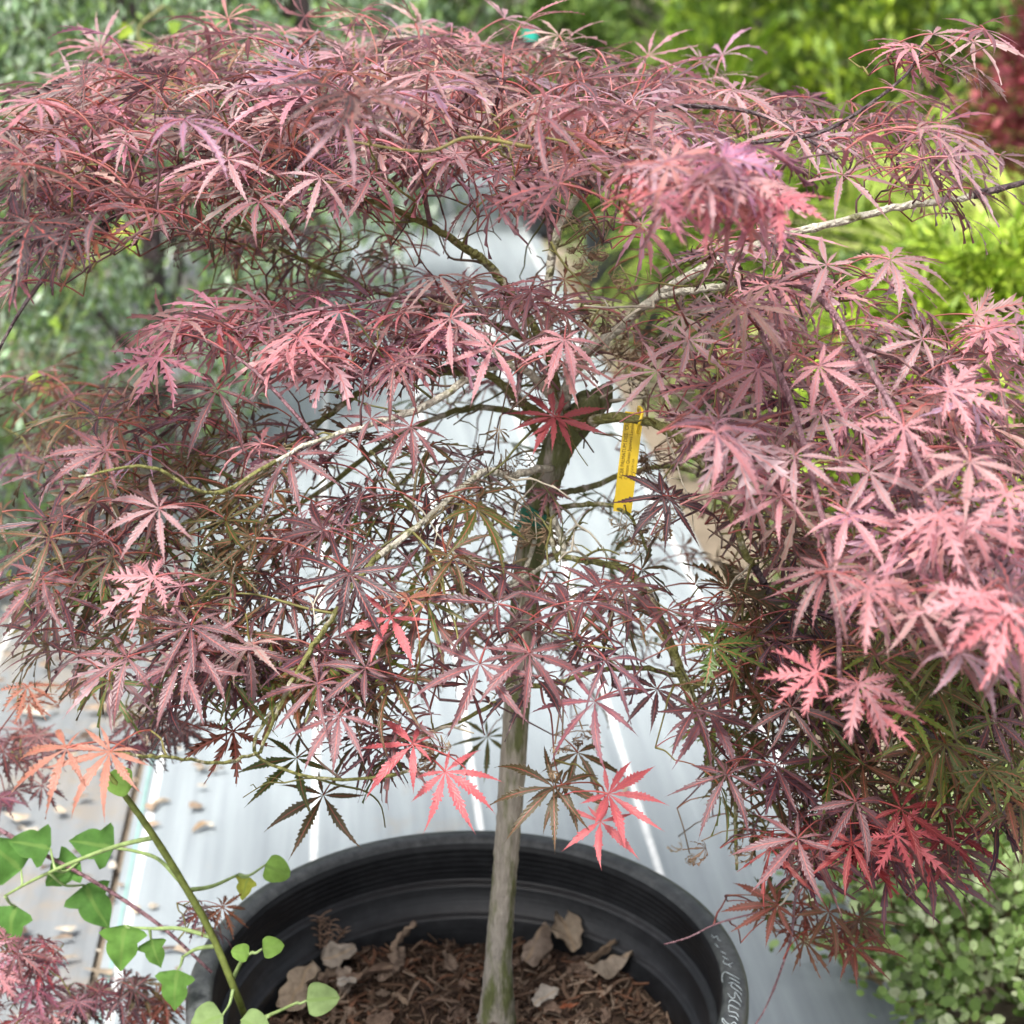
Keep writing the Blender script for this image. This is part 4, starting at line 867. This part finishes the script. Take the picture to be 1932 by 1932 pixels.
def shrub(name,label,base,h,r,nb,per,size,pal,cat='shrub',group=None,elong=1.6,lean=.35,droop=0.0,z0=.0,trunkmat=None,spread=.02,top=.8):
    """upright branchlets filling an egg-shaped crown, each clothed in small leaves"""
    base=np.asarray(base,float); e=empty(name,base,label,cat,group)
    tm=trunkmat or M_DARKBK; mb=MB()
    V,F=tube(smooth_path([base,base+[.01,0,h*.4],base+[0,.01,h*.8]],5),[.022*h,.016*h,.005],8,.05); mb.add(V,F)
    for k in range(9):
        a=U(0,2*PI); t=U(.1,.6); p0=base+[0,0,h*t]; p1=base+[math.cos(a)*r*.75,math.sin(a)*r*.75,h*min(.95,t+.25)]
        V,F=tube(smooth_path([p0,(p0+p1)/2+[0,0,-.03*h],p1],4),[.009*h,.003*h],6); mb.add(V,F)
    mb.build('trunk',tm,e)
    fb=MB()
    for k in range(nb):
        a=U(0,2*PI); t=U(0,1)**.9; env=r*(math.sin(PI*min(1,(.12+.86*t)))**.55)*(1-.25*t*(1-top)*4)
        q=math.sqrt(U(.15,1)); c=base+np.array([math.cos(a)*env*q,math.sin(a)*env*q,z0+(h-z0)*t*.97])
        out=np.array([math.cos(a),math.sin(a),0]); d=out*lean*U(.5,1.5)+np.array([0,0,1-2*droop])+R.normal(0,.25,3); d/=np.linalg.norm(d)
        Lb=h*U(.06,.13); s=np.linspace(0,1,per)[:,None]
        C=c+d*Lb*s+R.normal(0,spread,(per,3))+ (np.array([0,0,-1])*Lb*s*s*droop*1.5)
        D=d+R.normal(0,.6,(per,3)); fb_col=colours(per,pal)*U(.75,1.25)
        leaflets(fb,C,D,size,fb_col,elong)
    fb.build('foliage',M_TINY,e,'stuff'); return e
def grass(name,label,base,h,r,n,pal,width=.006,group=None,upright=.5):
    base=np.asarray(base,float); e=empty(name,base,label,'grass',group); fb=MB()
    for k in range(n):
        a=U(0,2*PI); L_=h*U(.6,1.15); o=np.array([math.cos(a),math.sin(a),0]); e0=U(.9,1.5) if U(0,1)<upright else U(.6,1.1)
        p=base+o*U(0,r*.25)+np.array([0,0,.0]); P=[p]; el=e0; bend=U(.15,.42)*(1.6-upright)
        for i in range(7): p=p+(o*math.cos(el)+np.array([0,0,1])*math.sin(el))*L_/7; el-=bend; P.append(p)
        P=np.array(P); s=np.cross(o,[0,0,1]); w=width*np.array([.7,1,1,.95,.85,.7,.45,.05])[:,None]*U(.7,1.3)
        V=np.concatenate([P+s*w,P-s*w]); kk=np.arange(7); c=np.array(pal[int(R.integers(len(pal)))])*U(.75,1.25)
        fb.add(V,np.concatenate([np.stack([kk,kk+8,kk+9],1),np.stack([kk,kk+9,kk+1],1)]),c)
    fb.build('blades',M_TINY,e,'stuff'); return e
BLUE=[(.14,.23,.12),(.26,.40,.22),(.05,.09,.04),(.42,.56,.38),(.25,.40,.12),(.60,.70,.56),(.34,.50,.14)]
DKG=[(.035,.075,.02),(.05,.10,.025),(.07,.13,.03),(.025,.05,.015)]
MIDG=[(.09,.17,.03),(.13,.22,.04),(.06,.12,.025),(.18,.27,.06)]
LIME=[(.30,.42,.03),(.38,.50,.06),(.22,.34,.025),(.16,.27,.02)]
REDM=[(.20,.035,.05),(.28,.06,.07),(.14,.03,.04)]
# row of blue-green shrubs on the left of the aisle
for i,(x,y,h,r_,lab) in enumerate(((-1.42,2.15,1.75,.42,'blue green juniper shrub at the aisle edge, first in its row'),(-1.02,3.15,1.85,.42,'blue green juniper shrub, second in the row along the aisle'),(-1.95,3.0,2.1,.50,'blue green juniper shrub standing behind the first of the row'),(-.72,4.6,1.9,.50,'blue green juniper shrub, third in the row along the aisle'),(-1.65,4.6,2.2,.6,'tall blue green juniper shrub behind the second of the row'),(-.45,6.6,1.9,.55,'dark blue green juniper shrub, fourth in the row along the aisle'),(-1.6,6.6,2.3,.75,'broad blue green juniper shrub at the back of the row'))):
    near=y<4
    shrub('juniper_shrub',lab,(x,y,0),h,r_,760 if near else 460,26 if near else 20,.022 if near else .03,BLUE if i<5 else DKG+BLUE,'shrub','blue green shrubs left of the aisle',1.5,.35)
# weedy vine with yellow-green leaves in the shrubs
vine=empty('weedy_vine',(-1.2,2.4,0),'thin vine with bright yellow green leaves climbing the blue green shrubs','vine')
vp=smooth_path([(-1.2,2.4,0),(-1.22,2.2,.6),at(290,430,1.9),at(250,300,1.85),at(290,140,1.8),at(260,60,1.8),at(310,10,1.8)],8); mb=MB(); V,F=tube(vp,[.006,.003],6); mb.add(V,F,(.2,.2,.08)); mb.build('stem',M_TWIG,vine)
for (x,y,r_) in ((270,75,40),(245,50,30),(300,105,38),(305,170,48),(290,210,50),(255,95,28),(330,40,30),(240,425,36),(262,445,30),(240,470,34),(256,395,26),(165,495,28),(60,705,34),(90,735,30),(100,600,26),(280,240,36)):
    c=at(x,y,1.72+U(-.03,.03)); th=U(0,2*PI); V,F,UV=blade(ivy,8,.15,.6); Mx=frame((math.cos(th),-.3,math.sin(th)),(R.normal(0,.3),-.8,.6)); s=r_/FPX*3.6
    mb=MB(); mb.add(V@(Mx*s).T+c,F,np.array([(.40,.52,.06),(.55,.60,.10),(.28,.42,.06)][int(R.integers(3))]),UV)
    j=int(np.argmin(np.linalg.norm(vp-c,axis=1))); V,F=tube(np.array([vp[j],(vp[j]+c)/2+[0,0,.01],c]),.0015,4); mb.add(V,F,(.25,.3,.1)); mb.build('leaf',M_GREEN,vine)
# right of the aisle: golden conifers, grasses and a red maple in black pots
def potted(fn,x,y,pr,ph,plab,*a,**k):
    small_pot('nursery_pot',(x,y,.004),pr,ph,plab,group='black pots right of the aisle'); return fn(*a,**k)
potted(shrub,1.02,2.0,.17,.30,'black nursery pot under the rounded golden conifer','golden_conifer','rounded golden conifer with drooping thread like lime foliage',(1.02,2.0,.26),.66,.40,520,26,.020,LIME,'conifer',None,3.2,.8,.55,spread=.012)
potted(shrub,.74,3.5,.17,.32,'black nursery pot under the small lime conifer by bare soil','golden_conifer','small lime green conifer growing at the edge of bare soil',(.74,3.5,.28),.55,.32,330,24,.022,LIME+MIDG,'conifer',None,3.0,.8,.5,spread=.012)
potted(grass,1.42,2.8,.17,.30,'black nursery pot under the arching yellow green grass','ornamental_grass','arching yellow green ornamental grass in a wide tuft',(1.42,2.8,.26),1.15,.5,760,[(.36,.44,.08),(.46,.52,.16),(.26,.36,.05),(.5,.48,.22)],.007)
potted(grass,1.12,4.1,.17,.30,'black nursery pot under the finer lime grass tuft','ornamental_grass','fine lime green grass tuft behind the small lime conifer',(1.12,4.1,.26),1.1,.5,620,[(.30,.42,.05),(.40,.50,.10),(.2,.3,.04)],.007)
potted(grass,1.05,7.2,.18,.32,'black nursery pot under the tall upright sword leaves','sword_leaf_plant','tall upright bright green sword shaped leaves',(1.05,7.2,.28),1.0,.3,170,[(.20,.34,.03),(.28,.42,.05),(.12,.22,.03)],.011,upright=.98)
potted(shrub,2.05,4.4,.18,.32,'black nursery pot under the far crimson maple','crimson_maple','crimson leaved maple bush far behind the arching grass',(2.05,4.4,.28),1.05,.45,260,26,.040,REDM,'tree',None,1.6,.8,.3,spread=.04)
potted(shrub,.24,6.4,.20,.34,'black nursery pot at the far end of aisle','leafy_shrub','mid green leafy shrub in black pot at the far end of aisle',(.24,6.4,.30),.75,.36,220,24,.035,MIDG,'shrub',None,1.5,.8,spread=.03)
potted(shrub,.46,5.2,.19,.34,'black nursery pot with dark shrub beside the aisle','leafy_shrub','low dark green shrub in black pot beside the aisle',(.46,5.2,.30),.42,.30,180,22,.028,DKG+MIDG,'shrub',None,1.5,.8,spread=.03)
potted(shrub,.90,2.75,.16,.28,'black nursery pot with dark shrub between the lime conifers','leafy_shrub','small dark green shrub in a pot between the lime conifers',(.90,2.75,.24),.40,.26,170,22,.024,DKG+MIDG,'shrub',None,1.5,.8,spread=.025)
potted(shrub,.60,4.35,.18,.30,'black nursery pot with mid green shrub by the fine grass','leafy_shrub','mid green shrub in a pot beside the fine lime grass',(.60,4.35,.26),.50,.30,190,22,.028,MIDG,'shrub',None,1.5,.8,spread=.03)
wdm=MB()
for k in range(420):
    v=U(1.2,8); u=(rx-lx)+U(.10,.9); p=ais(u,v,.002); n=9; C=p+np.concatenate([R.normal(0,.02,(n,2)),R.uniform(.002,.03,(n,1))],1); leaflets(wdm,C,R.normal(0,1,(n,3))+[0,0,.6],.028,colours(n,MIDG+[(.2,.3,.06)]),1.6)
wo=wdm.build('ground_weeds',M_TINY); tag(wo,'low green weeds sprouting on the bare soil beside the aisle','weeds',kind='stuff')
FAR=[(-3.4,8.6,0),(-2.5,9.2,1),(-1.6,9.0,0),(-.7,9.4,0),(.2,9.0,1),(.95,8.4,1),(1.75,8.8,0),(2.6,8.2,2),(3.4,8.8,1),(2.7,6.2,1),(2.0,6.9,2),(3.2,5.0,0),(-2.7,6.4,0),(-3.0,4.2,0),(1.4,7.4,2)]
FL=['dark green bush in the hedge row closing the far end','mid green bush in the far row behind the pots','yellow green bush in the far row behind the pots']
for (x,y,kd) in FAR:
    shrub('far_bush',FL[kd],(x,y,0),U(1.7,2.3) if kd<2 else U(1.2,1.5),U(.6,.8),300,18,.055,[DKG,MIDG,LIME+MIDG][kd],'bush','bushes of the far row',1.4,.6,spread=.05,z0=.05)
# far tree line beyond: closes the horizon
for i in range(10):
    x=-11+i*2.5+U(-.3,.3); y=17+U(-1,1.5); shrub('far_tree','dark green tree of the boundary line behind the nursery',(x,y,0),U(4.5,6),U(1.5,2.0),260,16,.20,DKG+MIDG[:1],'tree','trees of the boundary line',1.3,.6,spread=.2,z0=.1)
# small plant labels on stakes in the far pots
for (x,y,Y,c,lab) in ((1000,66,6.2,(.03,.42,.33),'small teal plant label standing in the far shrub pot'),(1262,268,5.0,(.8,.8,.8),'small white plant label beside the dark potted shrub')):
    p=at(x,y,Y); mb=MB(); V,F=tube(np.array([[p[0],p[1],.25],[p[0],p[1],p[2]-.03]]),.003,6); mb.add(V,F,(.3,.3,.3))
    e=empty('plant_label',(p[0],p[1],.25),lab,'label'); mb.build('stake',M_TWIG,e)
    w,hh,tk=(.03,.025,.002) if Y!=5.9 else (.034,.034,.003); mb=MB(); bx=np.array([(sx*w,sy*tk,sz*hh) for sx in(-1,1) for sy in(-1,1) for sz in(-1,1)])+p
    mb.add(bx,[(0,1,3),(0,3,2),(4,6,7),(4,7,5),(0,4,5),(0,5,1),(2,3,7),(2,7,6),(0,2,6),(0,6,4),(1,5,7),(1,7,3)],c); mb.build('card',M_TWIG,e,smooth=False)

# ------------------------------------------------------------------ bottom right: pale small-leaved shrub, dark pot with white rim
pb=np.array([.78,.60,.01]); ps=empty('variegated_shrub',pb,'low mounded shrub with small pale green and cream leaves beside pot','shrub')
mb=MB(); fb=MB()
PALE=[(.28,.40,.14),(.40,.50,.24),(.20,.31,.08),(.52,.58,.36),(.14,.24,.05),(.10,.17,.035),(.24,.36,.10)]
for k in range(230):
    a=U(0,2*PI); q=math.sqrt(U(0,1)); x,y=.36*q*math.cos(a),.42*q*math.sin(a); hz=.26*math.sqrt(max(.05,1-q*q*.9))*U(.6,1.1)
    p0=pb+[x*.35,y*.35,0]; p1=pb+np.array([x,y,hz]); V,F=tube(smooth_path([p0,(p0+p1)/2+[x*.1,y*.1,.02],p1],3),[.002,.0012],4); mb.add(V,F,(.16,.13,.06))
    n=22; s=R.uniform(.35,1.05,n)[:,None]; C=p0*(1-s)+p1*s+R.normal(0,.014,(n,3)); D=R.normal(0,1,(n,3))+[0,-.2,.5]
    # rounded leaf: hexagon
    D/=np.linalg.norm(D,axis=1)[:,None]; Z=np.array([0,-.3,1])+R.normal(0,.4,(n,3)); S=np.cross(D,Z); S/=np.linalg.norm(S,axis=1)[:,None]
    sz=R.uniform(.013,.023,n)[:,None]; pts=[C,C+D*sz*.3+S*sz*.36,C+D*sz*.8+S*sz*.36,C+D*sz*1.1,C+D*sz*.8-S*sz*.36,C+D*sz*.3-S*sz*.36]
    V=np.stack(pts,1).reshape(-1,3); kk=np.arange(n)*6
    F=np.concatenate([np.stack([kk,kk+i,kk+i+1],1) for i in range(1,5)]); fb.add(V,F,np.repeat(colours(n,PALE),6,0))
mb.build('stems',M_TWIG,ps,'stuff'); fb.build('foliage',M_TINY,ps,'stuff')
M_WHITE=plain_mat('white_rim_plastic',(.62,.62,.60),.5)
small_pot('nursery_pot',(1.12,.66,.004),.16,.30,'black pot with a white rim beside the pale small leaved shrub',M_WHITE)
# ------------------------------------------------------------------ litter on the ground
lit=MB()
for k in range(1500):
    if k<700: p=ais(U(-.60,-.02) if U(0,1)<.8 else U(0,.12),U(-.6,4.5),.024)
    elif k<1250: p=np.array([U(-2.0,-.95),U(.8,4.5),.006])
    else: p=np.array([U(.75,1.6),U(-.2,3.5),.006])
    n=5; a0=U(0,6); rr2=U(.004,.014)*(1.6 if U(0,1)<.15 else 1); th=a0+np.sort(R.uniform(0,2*PI,n)); V=np.stack([np.cos(th)*rr2*1.5,np.sin(th)*rr2,R.uniform(0,.006,n)],1); V=np.vstack([V,[[0,0,.008]]])
    lit.add(V+p,[(i,(i+1)%n,n) for i in range(n)],np.array([(.24,.18,.13),(.16,.115,.08),(.34,.28,.21),(.09,.065,.05),(.40,.36,.30)][int(R.integers(5))])*U(.8,1.2))
lo=lit.build('leaf_litter',M_MULCH2,smooth=False); tag(lo,'brown leaf litter and bark crumbs scattered over the ground','litter',kind='stuff')
for i,(x,y,lab) in enumerate(((1138,1522,'tan fallen leaf on the grey ground cover behind the pot'),(398,1555,'brown fallen leaf on the ground cover left of the pot'),(1665,1862,'pale tan fallen leaf on the ground cover beside pale shrub'),(1180,1475,'curled beige fallen leaf on ground cover near a marker thread'))):
    q=at_z(x,y,.022); V,F,UV=blade(oval,8,.4,.6); a=U(0,6); Mx=frame((math.cos(a),math.sin(a),0),(0,0,1)); mb=MB(); mb.add(V@(Mx*.04).T+q,F,np.array((.42,.30,.19))*U(.8,1.2),UV)
    o=mb.build('fallen_leaf',M_DRY); tag(o,lab,'leaf')
